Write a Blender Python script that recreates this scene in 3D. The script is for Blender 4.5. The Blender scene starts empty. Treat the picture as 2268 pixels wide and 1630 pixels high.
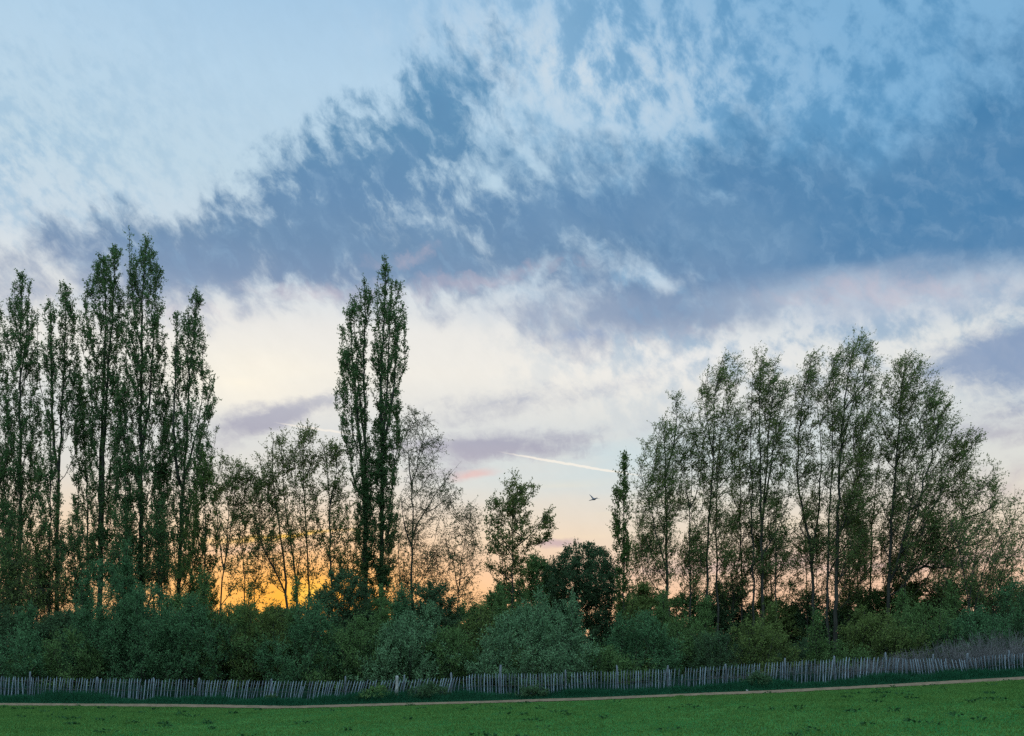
import bpy, bmesh, math, random
import numpy as np
from mathutils import Vector

S = bpy.context.scene
COL = S.collection
R = math.radians

# ------------------------------------------------------------------ camera
# Measurements below were taken on a 2268 x 1630 print of the photograph: F is the focal length and HOR the eye level on it.
F, CX, HOR = 1964.0, 1134.0, 1460.0
EYE = 1.6
cam_d = bpy.data.cameras.new("camera")
cam = bpy.data.objects.new("camera", cam_d)
COL.objects.link(cam)
cam.location = (0, 0, EYE)
cam.rotation_euler = (R(90), 0, 0)
cam_d.sensor_width = 36
cam_d.lens = 36 * F / 2268
cam_d.shift_y = (HOR - 815) / 2268
cam_d.clip_end = 5000
S.camera = cam

# ------------------------------------------------------------------ sky
SUN_AZ, SUN_EL = math.atan((690 - CX) / F), R(1.6)


def lin(r, g, b):
    f = lambda c: c / 12.92 if c <= 0.04045 else ((c + 0.055) / 1.055) ** 2.4
    return (f(r / 255), f(g / 255), f(b / 255), 1.0)


def azel(x, y):
    u, v = (x - CX) / F, (HOR - y) / F
    return math.atan(u), math.atan(v / math.sqrt(1 + u * u))


W = bpy.data.worlds.new("World")
S.world = W
W.use_nodes = True
NT = W.node_tree
NT.nodes.clear()


class G:
    """small helper that wires world / material nodes"""

    def __init__(self, nt):
        self.nt = nt

    def n(self, t, **kw):
        o = self.nt.nodes.new(t)
        for k, v in kw.items():
            setattr(o, k, v)
        return o

    def put(self, sock, v):
        if hasattr(v, "is_output"):
            self.nt.links.new(v, sock)
        else:
            sock.default_value = v

    def m(self, op, a, b=0.0, c=0.0, clamp=False):
        o = self.n("ShaderNodeMath", operation=op, use_clamp=clamp)
        self.put(o.inputs[0], a)
        self.put(o.inputs[1], b)
        self.put(o.inputs[2], c)
        return o.outputs[0]

    def mix(self, f, a, b, blend="MIX"):
        o = self.n("ShaderNodeMix", data_type="RGBA", blend_type=blend)
        self.put(o.inputs[0], f)
        self.put(o.inputs[6], a)
        self.put(o.inputs[7], b)
        return o.outputs[2]

    def smooth(self, v, a, b, lo=0.0, hi=1.0):
        o = self.n("ShaderNodeMapRange", interpolation_type="SMOOTHSTEP")
        for i, x in enumerate((v, a, b, lo, hi)):
            self.put(o.inputs[i], x)
        return o.outputs[0]

    def ramp(self, v, stops, interp="LINEAR"):
        o = self.n("ShaderNodeValToRGB")
        e = o.color_ramp
        e.interpolation = interp
        while len(e.elements) < len(stops):
            e.elements.new(0.5)
        for q, (p, c) in zip(e.elements, stops):
            q.position, q.color = p, c
        self.put(o.inputs[0], v)
        return o.outputs[0]

    def noise(self, vec, scale, detail=6, rough=0.55, dist=0.0, col=False):
        o = self.n("ShaderNodeTexNoise")
        self.put(o.inputs["Vector"], vec)
        o.inputs["Scale"].default_value = scale
        o.inputs["Detail"].default_value = detail
        o.inputs["Roughness"].default_value = rough
        o.inputs["Distortion"].default_value = dist
        return o.outputs["Color" if col else "Fac"]


g = G(NT)
tc = g.n("ShaderNodeTexCoord")
sep = g.n("ShaderNodeSeparateXYZ")
NT.links.new(tc.outputs["Generated"], sep.inputs[0])
az = g.m("ARCTAN2", sep.outputs[0], sep.outputs[1])
el = g.m("ARCSINE", sep.outputs[2])
cmb = g.n("ShaderNodeCombineXYZ")
NT.links.new(az, cmb.inputs[0])
NT.links.new(el, cmb.inputs[1])
AE = cmb.outputs[0]


def vadd(vec, colr, amount):
    a = g.n("ShaderNodeVectorMath", operation="SUBTRACT")
    g.put(a.inputs[0], colr)
    a.inputs[1].default_value = (0.5, 0.5, 0.5)
    b = g.n("ShaderNodeVectorMath", operation="MULTIPLY_ADD")
    g.put(b.inputs[0], a.outputs[0])
    b.inputs[1].default_value = (amount, amount, 0)
    g.put(b.inputs[2], vec)
    return b.outputs[0]


def stretch(vec, ang, sx, sy, off=0.0):
    o = g.n("ShaderNodeMapping", vector_type="TEXTURE")
    g.put(o.inputs[0], vec)
    o.inputs[1].default_value = (off, off * 0.7, 0)
    o.inputs[2].default_value = (0, 0, ang)
    o.inputs[3].default_value = (sx, sy, 1)
    return o.outputs[0]


def blob(vec, x, y, L, Wd, th, kind="QUADRATIC_SPHERE"):
    """soft elliptical patch of sky around one direction"""
    t = R(th)
    c = azel(x, y)
    p = azel(x + 0.5 * L * math.cos(t), y - 0.5 * L * math.sin(t))
    q = azel(x - 0.5 * Wd * math.sin(t), y - 0.5 * Wd * math.cos(t))
    dx, dy = p[0] - c[0], p[1] - c[1]
    ex, ey = q[0] - c[0], q[1] - c[1]
    l = 2 * math.hypot(dx, dy)
    w = 2 * abs(dx * ey - dy * ex) / math.hypot(dx, dy)
    o = g.n("ShaderNodeMapping", vector_type="TEXTURE")
    g.put(o.inputs[0], vec)
    o.inputs[1].default_value = (c[0], c[1], 0)
    o.inputs[2].default_value = (0, 0, math.atan2(dy, dx))
    o.inputs[3].default_value = (l, w, 1)
    gr = g.n("ShaderNodeTexGradient", gradient_type=kind)
    g.put(gr.inputs[0], o.outputs[0])
    return gr.outputs[1]


def field(vec, rows):
    acc = None
    for (x, y, L, Wd, th, amp) in rows:
        b = g.m("MULTIPLY", blob(vec, x, y, L, Wd, th, "SPHERICAL"), amp)
        acc = b if acc is None else g.m("ADD", acc, b)
    return acc


def elpos(y):
    return max(0.0, min(1.0, azel(1134, y)[1] / R(90)))


# clear-sky colour by elevation, cooler and deeper to the north-east (right of the view)
eln = g.m("DIVIDE", el, R(90), clamp=True)
clear = g.ramp(eln, [
    (0.0, lin(246, 190, 150)), (elpos(1340), lin(247, 198, 162)), (elpos(1265), lin(240, 208, 184)),
    (elpos(1180), lin(236, 220, 200)), (elpos(1080), lin(222, 222, 216)), (elpos(960), lin(218, 222, 222)),
    (elpos(830), lin(241, 238, 230)), (elpos(740), lin(236, 235, 231)), (elpos(620), lin(208, 221, 231)),
    (elpos(430), lin(192, 216, 231)), (elpos(200), lin(182, 212, 234)), (elpos(0), lin(165, 201, 230)),
    (0.7, lin(150, 190, 222)), (1.0, lin(140, 182, 218))])
# dusk sky of the atmosphere model, faint beneath the cloud veil
nish = g.n("ShaderNodeTexSky", sky_type="NISHITA")
nish.sun_disc = False
nish.sun_elevation = SUN_EL
nish.sun_rotation = SUN_AZ
nk = g.n("ShaderNodeVectorMath", operation="SCALE")
NT.links.new(nish.outputs[0], nk.inputs[0])
nk.inputs["Scale"].default_value = 0.05

warp1 = vadd(vadd(AE, g.noise(AE, 7.0, 4, 0.55, col=True), 0.07), g.noise(stretch(AE, R(-40), 1.35, 1.0, 8.0), 24.0, 4, 0.58, col=True), 0.055)
warp2 = vadd(AE, g.noise(AE, 14.0, 6, 0.62, col=True), 0.06)
flat = stretch(AE, 0.06, 3.2, 1.0)
warp3 = vadd(AE, g.noise(flat, 22.0, 6, 0.6, col=True), 0.035)

sky = clear
# cream glow above the sun, then the orange band, then the hot core
sky = g.mix(g.m("MULTIPLY", blob(warp3, 540, 850, 460, 150, 0), 1.0, clamp=True), sky, lin(254, 247, 230))
sky = g.mix(g.m("MULTIPLY", blob(AE, 1550, 790, 760, 150, 5), 1.0, clamp=True), sky, lin(244, 241, 236))
sky = g.mix(g.m("MULTIPLY", blob(AE, 560, 1370, 1150, 390, 0), 1.15, clamp=True), sky, lin(255, 198, 126))
sky = g.mix(g.m("MULTIPLY", blob(AE, 670, 1322, 540, 190, 0), 1.2, clamp=True), sky, lin(255, 174, 60))
sky = g.mix(blob(AE, 690, 1312, 110, 52, 0), sky, lin(255, 208, 90))
sky = g.mix(g.m("MULTIPLY", blob(AE, 2050, 1330, 800, 210, 0), 0.8), sky, lin(250, 202, 172))
# teal-white clear gaps low in the sky
gap = g.smooth(g.noise(stretch(AE, 0.05, 4.5, 1.0, 3.1), 13.0, 5, 0.55), 0.45, 0.66)
gap = g.m("MULTIPLY", gap, blob(AE, 1300, 1010, 1500, 230, 0))
sky = g.mix(g.m("MULTIPLY", gap, 1.0), sky, lin(206, 222, 226))
# yellow thin bars near the horizon
bar = g.smooth(g.noise(stretch(AE, 0.03, 9.0, 1.0, 1.3), 30.0, 3, 0.5), 0.5, 0.68)
bar = g.m("MULTIPLY", bar, g.m("MULTIPLY", blob(AE, 1300, 1140, 900, 120, 0), 0.9))
sky = g.mix(bar, sky, lin(255, 236, 196))
bar2 = g.smooth(g.noise(stretch(AE, 0.02, 8.0, 1.0, 5.3), 24.0, 4, 0.5), 0.5, 0.66)
bar2 = g.m("MULTIPLY", bar2, g.m("MULTIPLY", blob(AE, 1800, 1240, 1500, 90, 0), 0.8))
sky = g.mix(bar2, sky, lin(214, 184, 190))
sky = g.mix(g.m("MULTIPLY", blob(warp3, 640, 1181, 300, 9, 3), 1.2, clamp=True), sky, lin(255, 206, 96))
sky = g.mix(g.m("MULTIPLY", blob(warp3, 560, 1205, 300, 22, 2), 1.0, clamp=True), sky, lin(236, 200, 176))

# open blue with broken pale veil, upper right
blueside = g.smooth(g.m("ADD", g.m("MULTIPLY", az, 1.0), g.m("MULTIPLY", el, 0.25)), 0.0, 0.55)
nb = g.m("ADD", g.m("MULTIPLY", g.noise(vadd(stretch(AE, R(-40), 1.3, 1.0), g.noise(AE, 9, 3, 0.5, col=True), 0.03), 40.0, 6, 0.60), 0.60), g.m("MULTIPLY", g.noise(AE, 9.0, 4, 0.55), 0.38))
openb = g.m("MULTIPLY", g.smooth(nb, 0.43, 0.60), g.smooth(g.m("ADD", az, g.m("MULTIPLY", el, 0.3)), 0.0, 0.32))
openb = g.m("MULTIPLY", openb, g.smooth(el, 0.2, 0.40))
deep = g.mix(blueside, lin(120, 168, 204), lin(82, 144, 190))
sky = g.mix(g.m("MULTIPLY", blueside, g.smooth(el, 0.25, 0.5)), sky, lin(128, 178, 216))
sky = g.mix(g.m("MULTIPLY", openb, 0.8), sky, deep)
white = g.m("MULTIPLY", g.smooth(nb, 0.55, 0.38), blob(AE, 1290, 160, 720, 330, -8))
sky = g.mix(g.m("MULTIPLY", white, 1.3, clamp=True), sky, lin(200, 218, 232))
# faint mackerel ripple on the left
rp = g.m("ADD", g.m("MULTIPLY", g.noise(stretch(AE, R(-30), 1.5, 1.0, 2.0), 16.0, 4, 0.55), 0.5), g.m("MULTIPLY", g.noise(stretch(AE, R(-30), 1.4, 1.0, 5.0), 80.0, 4, 0.6), 0.5))
sky = g.mix(g.m("MULTIPLY", g.smooth(rp, 0.44, 0.62), g.m("MULTIPLY", blob(AE, 40, 360, 900, 700, 0), 0.75)), sky, lin(146, 186, 216))

# the great dark bank
bank = field(warp1, [
    (1950, 480, 1150, 290, 2, 1.6), (1200, 510, 820, 230, 5, 1.45), (2280, 300, 520, 300, 35, 1.2),
    (1000, 240, 270, 190, 55, 1.0), (820, 350, 400, 200, 30, 0.95), (640, 430, 400, 170, 30, 0.75), (430, 540, 280, 110, 24, 0.9),
    (480, 600, 560, 150, 4, 0.95), (780, 590, 420, 130, -8, 0.75), (110, 570, 480, 170, 4, 0.62),
    (1430, 685, 400, 95, 9, 2.1), (1850, 600, 700, 130, 4, 0.7), (1100, 560, 520, 120, 2, 0.55),
    (1440, 588, 250, 62, -18, -1.5), (560, 540, 260, 80, -40, -0.4), (1150, 650, 360, 45, 3, -0.5), (1330, 330, 330, 130, 15, -0.5)])
wis = g.noise(vadd(stretch(AE, R(-42), 1.55, 1.0), g.noise(AE, 14, 3, 0.5, col=True), 0.025), 29.0, 6, 0.6)
wis2 = g.noise(stretch(warp2, R(-38), 1.7, 1.0, 4.0), 60.0, 5, 0.58)
rag = g.m("ADD", g.smooth(az, 0.42, -0.12, 0.5, 1.45), g.smooth(el, 0.36, 0.5, 0.0, 0.6))
dens = g.m("ADD", bank, g.m("MULTIPLY", rag, g.m("ADD", g.m("MULTIPLY", g.m("SUBTRACT", wis, 0.5), 2.0), g.m("MULTIPLY", g.m("SUBTRACT", wis2, 0.5), 1.25))))
bankm = g.smooth(dens, -0.1, 1.6)
bankm = g.m("MULTIPLY", bankm, g.smooth(bank, 0.0, 0.3))
bcol = g.ramp(eln, [(elpos(760), lin(168, 178, 198)), (elpos(650), lin(122, 147, 180)), (elpos(560), lin(101, 138, 174)),
                    (elpos(440), lin(90, 135, 176)), (elpos(300), lin(84, 138, 178)), (elpos(120), lin(82, 142, 184))])
bcol = g.mix(g.m("MULTIPLY", g.smooth(az, 0.05, 0.5), g.smooth(el, 0.2, 0.45)), bcol, lin(66, 126, 172))
thick = g.smooth(dens, 0.9, 2.3)
bcol = g.mix(g.m("MULTIPLY", thick, 0.25), bcol, lin(84, 128, 174))
bcol = g.mix(g.m("MULTIPLY", g.smooth(wis2, 0.56, 0.28), 0.45), bcol, lin(126, 163, 197))
bcol = g.mix(g.m("MULTIPLY", g.smooth(g.noise(stretch(AE, R(-25), 2.2, 1.0, 6.0), 9.0, 5, 0.55), 0.52, 0.3), 0.25), bcol, lin(132, 168, 200))
sky = g.mix(g.m("MULTIPLY", bankm, 0.93), sky, bcol)
# rosy undersides of the bank
rose = field(warp2, [(720, 655, 280, 40, -4, 1.0), (1080, 618, 330, 36, 8, 1.1), (900, 575, 120, 36, 10, 0.9),
                     (1950, 640, 420, 60, 4, 0.9), (1500, 740, 280, 26, 8, 0.4), (430, 690, 200, 34, 0, 0.7)])
rose = g.m("MULTIPLY", g.m("MULTIPLY", g.smooth(rose, 0.0, 0.4), 1.0), g.smooth(g.m("ADD", rose, g.m("MULTIPLY", g.m("SUBTRACT", wis2, 0.5), 2.4)), 0.1, 1.2))
rose = g.m("MULTIPLY", rose, 0.42)
lav = g.m("MULTIPLY", g.smooth(field(warp3, [(1980, 655, 620, 100, 5, 1.0), (560, 690, 420, 60, 2, 0.3), (1150, 690, 420, 60, 4, 0.4)]), 0.0, 0.9), g.smooth(wis, 0.2, 0.7, 0.35, 0.8))
sky = g.mix(lav, sky, lin(198, 206, 220))
sky = g.mix(rose, sky, lin(204, 192, 204))
# second bank at the right and mauve streaks lower down
low = field(warp3, [
    (2260, 900, 300, 70, 8, 0.7), (2230, 965, 320, 40, 4, 0.9), (2200, 1080, 420, 90, 4, 0.6),
    (1090, 900, 300, 62, 8, 0.9), (1090, 988, 300, 46, 2, 1.7), (1420, 960, 330, 40, 6, 0.45),
    (620, 912, 280, 46, 9, 1.15), (540, 962, 200, 44, 24, 0.9), (1235, 1198, 75, 18, 4, 1.5), (1000, 1046, 150, 42, 6, 1.0),
    (1390, 850, 180, 36, 14, 0.6), (1290, 745, 300, 40, 6, 0.6), (1480, 1260, 180, 20, 2, 0.8), (900, 800, 400, 30, 3, 0.2),
    (1650, 870, 400, 40, 4, 0.25)])
wl = g.m("ADD", g.m("MULTIPLY", g.noise(stretch(AE, 0.12, 2.4, 1.0, 7.0), 26.0, 5, 0.6), 0.5), g.m("MULTIPLY", g.noise(stretch(warp2, R(-25), 1.5, 1.0, 3.0), 75.0, 5, 0.62), 0.5))
lowm = g.smooth(g.m("ADD", low, g.m("MULTIPLY", g.m("SUBTRACT", wl, 0.5), 2.4)), 0.15, 1.35)
lowm = g.m("MULTIPLY", lowm, g.smooth(low, 0.0, 0.25))
lcol = g.ramp(eln, [(elpos(1240), lin(206, 178, 180)), (elpos(1050), lin(176, 170, 186)), (elpos(980), lin(164, 166, 186)), (elpos(900), lin(172, 177, 194)), (elpos(800), lin(150, 168, 200)), (elpos(700), lin(128, 156, 196))])
sky = g.mix(g.m("MULTIPLY", lowm, 0.9), sky, lcol)
sky = g.mix(g.m("MULTIPLY", g.smooth(blob(warp3, 1050, 1056, 110, 20, 8), 0.0, 0.8), 0.7), sky, lin(232, 190, 186))


slate = field(warp2, [(2280, 775, 430, 100, 17, 1.9), (2290, 880, 260, 60, 8, 0.8)])
slm = g.m("MULTIPLY", g.smooth(g.m("ADD", slate, g.m("MULTIPLY", g.m("SUBTRACT", wl, 0.5), 2.2)), 0.15, 1.3), g.smooth(slate, 0.0, 0.25))
sky = g.mix(g.m("MULTIPLY", slm, 0.85), sky, lin(128, 152, 188))


# condensation trails
def trail(x0, y0, x1, y1, w, strength):
    global sky
    L = math.hypot(x1 - x0, y1 - y0)
    th = math.degrees(math.atan2(y0 - y1, x1 - x0))
    b = blob(vadd(AE, g.noise(AE, 130, 4, 0.6, col=True), 0.0028), (x0 + x1) / 2, (y0 + y1) / 2, L / 2 * 1.1, w, th, "SPHERICAL")
    sky = g.mix(g.m("MULTIPLY", g.smooth(b, 0.0, 0.45), strength), sky, lin(255, 246, 232))


trail(1105, 1003, 1440, 1057, 3.6, 0.7)
trail(610, 937, 820, 967, 3.0, 0.55)

# fine film of cirrus texture through everything
film = g.noise(stretch(AE, R(-38), 1.5, 1.0, 9.0), 60.0, 6, 0.65)
sky = g.mix(1.0, sky, g.ramp(film, [(0.3, (0.98, 0.98, 0.98, 1)), (0.7, (1.012, 1.012, 1.012, 1))]), "MULTIPLY")
# sky behind the viewer: pale dusk blue
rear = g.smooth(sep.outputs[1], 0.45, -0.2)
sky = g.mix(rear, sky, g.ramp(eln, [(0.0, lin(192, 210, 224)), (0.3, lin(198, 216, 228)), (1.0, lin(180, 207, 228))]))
lift = g.n("ShaderNodeVectorMath", operation="SCALE")  # unseen rear and overhead sky brightened as added fill light for plants and lawn
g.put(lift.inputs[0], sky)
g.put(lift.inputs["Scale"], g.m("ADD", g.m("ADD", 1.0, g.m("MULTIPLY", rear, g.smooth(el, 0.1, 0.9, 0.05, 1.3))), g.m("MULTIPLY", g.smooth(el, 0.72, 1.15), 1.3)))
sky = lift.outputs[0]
addn = g.n("ShaderNodeVectorMath", operation="MULTIPLY_ADD")
g.put(addn.inputs[0], nk.outputs[0])
addn.inputs[1].default_value = (0.18, 0.18, 0.18)
sc = g.n("ShaderNodeVectorMath", operation="SCALE")
g.put(sc.inputs[0], sky)
sc.inputs["Scale"].default_value = 0.97
g.put(addn.inputs[2], sc.outputs[0])
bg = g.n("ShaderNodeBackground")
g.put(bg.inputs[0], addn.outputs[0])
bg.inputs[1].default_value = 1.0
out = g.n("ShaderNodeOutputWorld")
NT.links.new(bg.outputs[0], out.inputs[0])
W.cycles.sampling_method = 'MANUAL'
W.cycles.sample_map_resolution = 1024

# ------------------------------------------------------------------ sun
sl = bpy.data.lights.new("sun", "SUN")
sl.energy = 0.8
sl.angle = R(2)
sl.color = (1.0, 0.62, 0.28)
sun = bpy.data.objects.new("sun", sl)
COL.objects.link(sun)
sun.rotation_euler = Vector((math.sin(SUN_AZ) * math.cos(SUN_EL), math.cos(SUN_AZ) * math.cos(SUN_EL), math.sin(SUN_EL))).to_track_quat('Z', 'Y').to_euler()

S.view_settings.view_transform = 'Standard'
S.view_settings.look = 'None'
S.view_settings.exposure = 0
S.view_settings.gamma = 1
S.cycles.max_bounces = 6
S.cycles.diffuse_bounces = 3
S.cycles.transmission_bounces = 4
S.cycles.glossy_bounces = 2
S.cycles.use_denoising = False
S.cycles.filter_width = 1.45

# ------------------------------------------------------------------ helpers
RNG = np.random.default_rng(7)


def P(x, y, Y):
    """measured point of the print at a known distance -> metres"""
    return np.array([(x - CX) / F * Y, Y, EYE + (HOR - y) / F * Y])


PATH = [(-400, 1557), (0, 1561), (300, 1563), (640, 1567), (900, 1560), (1100, 1555), (1300, 1549), (1500, 1541), (1700, 1533), (1900, 1523), (2100, 1512), (2268, 1503), (2600, 1482)]
PX = np.array([(x - CX) / F * 31.0 for x, y in PATH])
PZ = np.array([EYE - (y - HOR) / F * 31.0 for x, y in PATH])


def ground_z(X):
    return np.interp(X, PX, PZ)


def new_mesh(name, verts, faces_flat, loop_tot, mats, mat_idx=None, smooth=False):
    """mesh from numpy arrays; faces_flat holds vertex ids, loop_tot the corner count of every face"""
    me = bpy.data.meshes.new(name)
    verts = np.asarray(verts, np.float32)
    faces_flat = np.asarray(faces_flat, np.int32)
    loop_tot = np.asarray(loop_tot, np.int32)
    me.vertices.add(len(verts))
    me.vertices.foreach_set("co", verts.ravel())
    me.loops.add(len(faces_flat))
    me.loops.foreach_set("vertex_index", faces_flat)
    me.polygons.add(len(loop_tot))
    st = np.zeros(len(loop_tot), np.int32)
    st[1:] = np.cumsum(loop_tot)[:-1]
    me.polygons.foreach_set("loop_start", st)
    for m in mats:
        me.materials.append(m)
    if mat_idx is not None:
        me.polygons.foreach_set("material_index", np.asarray(mat_idx, np.int32))
    if smooth:
        me.polygons.foreach_set("use_smooth", np.ones(len(loop_tot), bool))
    me.update(calc_edges=True)
    return me


def link(name, me, parent=None):
    o = bpy.data.objects.new(name, me)
    COL.objects.link(o)
    if parent is not None:
        o.parent = parent
    return o


def thing(name, label, cat, loc, group=None):
    o = bpy.data.objects.new(name, None)
    o.empty_display_size = 0.3
    COL.objects.link(o)
    o.location = loc
    o["label"], o["category"] = label, cat
    if group:
        o["group"] = group
    return o


def tag(o, label=None, cat=None, group=None, kind=None):
    for k, v in (("label", label), ("category", cat), ("group", group), ("kind", kind)):
        if v:
            o[k] = v
    return o


# ------------------------------------------------------------------ materials
def principled_free(name):
    m = bpy.data.materials.new(name)
    m.use_nodes = True
    m.node_tree.nodes.clear()
    return m, G(m.node_tree)


def leaf_material(name, dark, light, trans, tfac=0.3):
    """leaves: colour varies leaf by leaf and over clumps half a metre wide; thin enough to let light through"""
    m, q = principled_free(name)
    geo = q.n("ShaderNodeNewGeometry")
    co = q.n("ShaderNodeTexCoord")
    f = q.m("ADD", q.m("MULTIPLY", geo.outputs["Random Per Island"], 0.42), q.m("MULTIPLY", q.noise(co.outputs["Object"], 0.9, 3, 0.55), 0.75))
    c = q.mix(q.m("SUBTRACT", f, 0.1, clamp=True), (*dark, 1), (*light, 1))
    d = q.n("ShaderNodeBsdfDiffuse")
    q.put(d.inputs[0], c)
    t = q.n("ShaderNodeBsdfTranslucent")
    q.put(t.inputs[0], q.mix(0.5, c, (*trans, 1)))
    mx = q.n("ShaderNodeMixShader")
    mx.inputs[0].default_value = tfac
    q.put(mx.inputs[1], d.outputs[0])
    q.put(mx.inputs[2], t.outputs[0])
    o = q.n("ShaderNodeOutputMaterial")
    q.put(o.inputs[0], mx.outputs[0])
    return m


def rough_material(name, a, b, scale=6.0, stretchz=1.0, bump=0.0, rand=0.0):
    m, q = principled_free(name)
    co = q.n("ShaderNodeTexCoord")
    mp = q.n("ShaderNodeMapping")
    q.put(mp.inputs[0], co.outputs["Object"])
    mp.inputs[3].default_value = (1, 1, stretchz)
    nz = q.noise(mp.outputs[0], scale, 6, 0.65)
    f = q.smooth(nz, 0.3, 0.7)
    if rand:
        oi = q.n("ShaderNodeObjectInfo")
        f = q.m("ADD", q.m("MULTIPLY", f, 1 - rand), q.m("MULTIPLY", oi.outputs["Random"], rand))
    bs = q.n("ShaderNodeBsdfPrincipled")
    q.put(bs.inputs["Base Color"], q.mix(f, (*a, 1), (*b, 1)))
    bs.inputs["Roughness"].default_value = 0.9
    bs.inputs["Specular IOR Level"].default_value = 0.15
    if bump:
        bm_ = q.n("ShaderNodeBump")
        bm_.inputs["Strength"].default_value = 0.6
        bm_.inputs["Distance"].default_value = bump
        q.put(bm_.inputs["Height"], nz)
        q.put(bs.inputs["Normal"], bm_.outputs[0])
    o = q.n("ShaderNodeOutputMaterial")
    q.put(o.inputs[0], bs.outputs[0])
    return m


LEAF = {
    "poplar": leaf_material("poplar_leaf", (0.029, 0.086, 0.040), (0.114, 0.216, 0.088), (0.142, 0.248, 0.057), 0.42),
    "poplar_warm": leaf_material("poplar_leaf_warm", (0.034, 0.082, 0.030), (0.112, 0.195, 0.060), (0.15, 0.21, 0.03), 0.38),
    "willow": leaf_material("willow_leaf", (0.050, 0.099, 0.040), (0.165, 0.243, 0.087), (0.212, 0.270, 0.057), 0.45),
    "alder": leaf_material("alder_leaf", (0.040, 0.082, 0.036), (0.135, 0.200, 0.072), (0.24, 0.26, 0.05), 0.5),
    "birch": leaf_material("birch_leaf", (0.030, 0.060, 0.028), (0.085, 0.140, 0.060), (0.153, 0.140, 0.028), 0.38),
    "teal": leaf_material("scrub_leaf_teal", (0.032, 0.101, 0.048), (0.116, 0.252, 0.110), (0.071, 0.170, 0.067), 0.3),
    "green": leaf_material("scrub_leaf_green", (0.044, 0.106, 0.040), (0.144, 0.255, 0.085), (0.094, 0.180, 0.048), 0.3),
    "olive": leaf_material("scrub_leaf_olive", (0.053, 0.097, 0.036), (0.169, 0.246, 0.071), (0.13, 0.18, 0.04), 0.3),
    "pale": leaf_material("scrub_leaf_pale", (0.062, 0.148, 0.078), (0.188, 0.348, 0.173), (0.10, 0.20, 0.08), 0.3),
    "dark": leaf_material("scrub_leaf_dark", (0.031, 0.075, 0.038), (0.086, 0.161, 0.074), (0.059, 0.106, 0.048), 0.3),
}
BARK = rough_material("bark", (0.016, 0.020, 0.017), (0.050, 0.056, 0.048), 5.0, 0.25, 0.02)
BARK_WARM = rough_material("bark_warm", (0.024, 0.022, 0.015), (0.065, 0.056, 0.038), 5.0, 0.25, 0.02)
TWIG = rough_material("twig_bark", (0.022, 0.026, 0.019), (0.055, 0.060, 0.044), 3.0)


# ------------------------------------------------------------------ plants
def tubes(polys, sides):
    """polys: list of (points n x 3, radii n) -> verts, quads"""
    V, Q, base = [], [], 0
    ang = np.arange(sides) / sides * 2 * np.pi
    ca, sa = np.cos(ang)[None, :, None], np.sin(ang)[None, :, None]
    for pts, rad in polys:
        n = len(pts)
        t = np.gradient(pts, axis=0)
        t /= np.linalg.norm(t, axis=1, keepdims=True) + 1e-9
        ref = np.where(np.abs(t[:, 1:2]) > 0.9, np.array([[1.0, 0, 0]]), np.array([[0, 1.0, 0]]))
        a = np.cross(t, ref)
        a /= np.linalg.norm(a, axis=1, keepdims=True) + 1e-9
        b = np.cross(t, a)
        ring = pts[:, None, :] + rad[:, None, None] * (a[:, None, :] * ca + b[:, None, :] * sa)
        V.append(ring.reshape(-1, 3))
        i = np.arange(n - 1)[:, None] * sides
        j = np.arange(sides)[None, :]
        k = (j + 1) % sides
        Q.append(np.stack([i + j, i + k, i + sides + k, i + sides + j], -1).reshape(-1, 4) + base)
        base += n * sides
    if not V:
        return np.zeros((0, 3)), np.zeros((0, 4), int)
    return np.concatenate(V), np.concatenate(Q)


def unit(v):
    return v / (np.linalg.norm(v, axis=-1, keepdims=True) + 1e-9)


def leaf_quads(pos, d, length, width, rng):
    """kite-shaped leaves at pos pointing along d"""
    n = len(pos)
    r = unit(rng.normal(size=(n, 3)))
    s = unit(np.cross(d, r))
    nrm = np.cross(s, d)
    L = length * rng.uniform(0.65, 1.3, (n, 1))
    Wd = width * rng.uniform(0.7, 1.25, (n, 1))
    v = np.stack([pos, pos + d * L * 0.45 + s * Wd * 0.5 + nrm * Wd * 0.12, pos + d * L, pos + d * L * 0.45 - s * Wd * 0.5 + nrm * Wd * 0.12], 1)
    return v.reshape(-1, 3), np.arange(4 * n).reshape(-1, 4)


def twig_prisms(p, q, r0, r1):
    n = len(p)
    t = unit(q - p)
    a = unit(np.cross(t, np.tile([[0.31, 0.9, 0.2]], (n, 1))))
    b = np.cross(t, a)
    V = []
    for base, r in ((p, r0), (q, r1)):
        for k in range(3):
            an = 2 * math.pi * k / 3
            V.append(base + r * (a * math.cos(an) + b * math.sin(an)))
    V = np.stack(V, 1).reshape(-1, 3)
    i = np.arange(n)[:, None] * 6
    f = np.array([[0, 1, 4, 3], [1, 2, 5, 4], [2, 0, 3, 5]])
    return V, (i[:, :, None] + f[None]).reshape(-1, 4)


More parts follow.
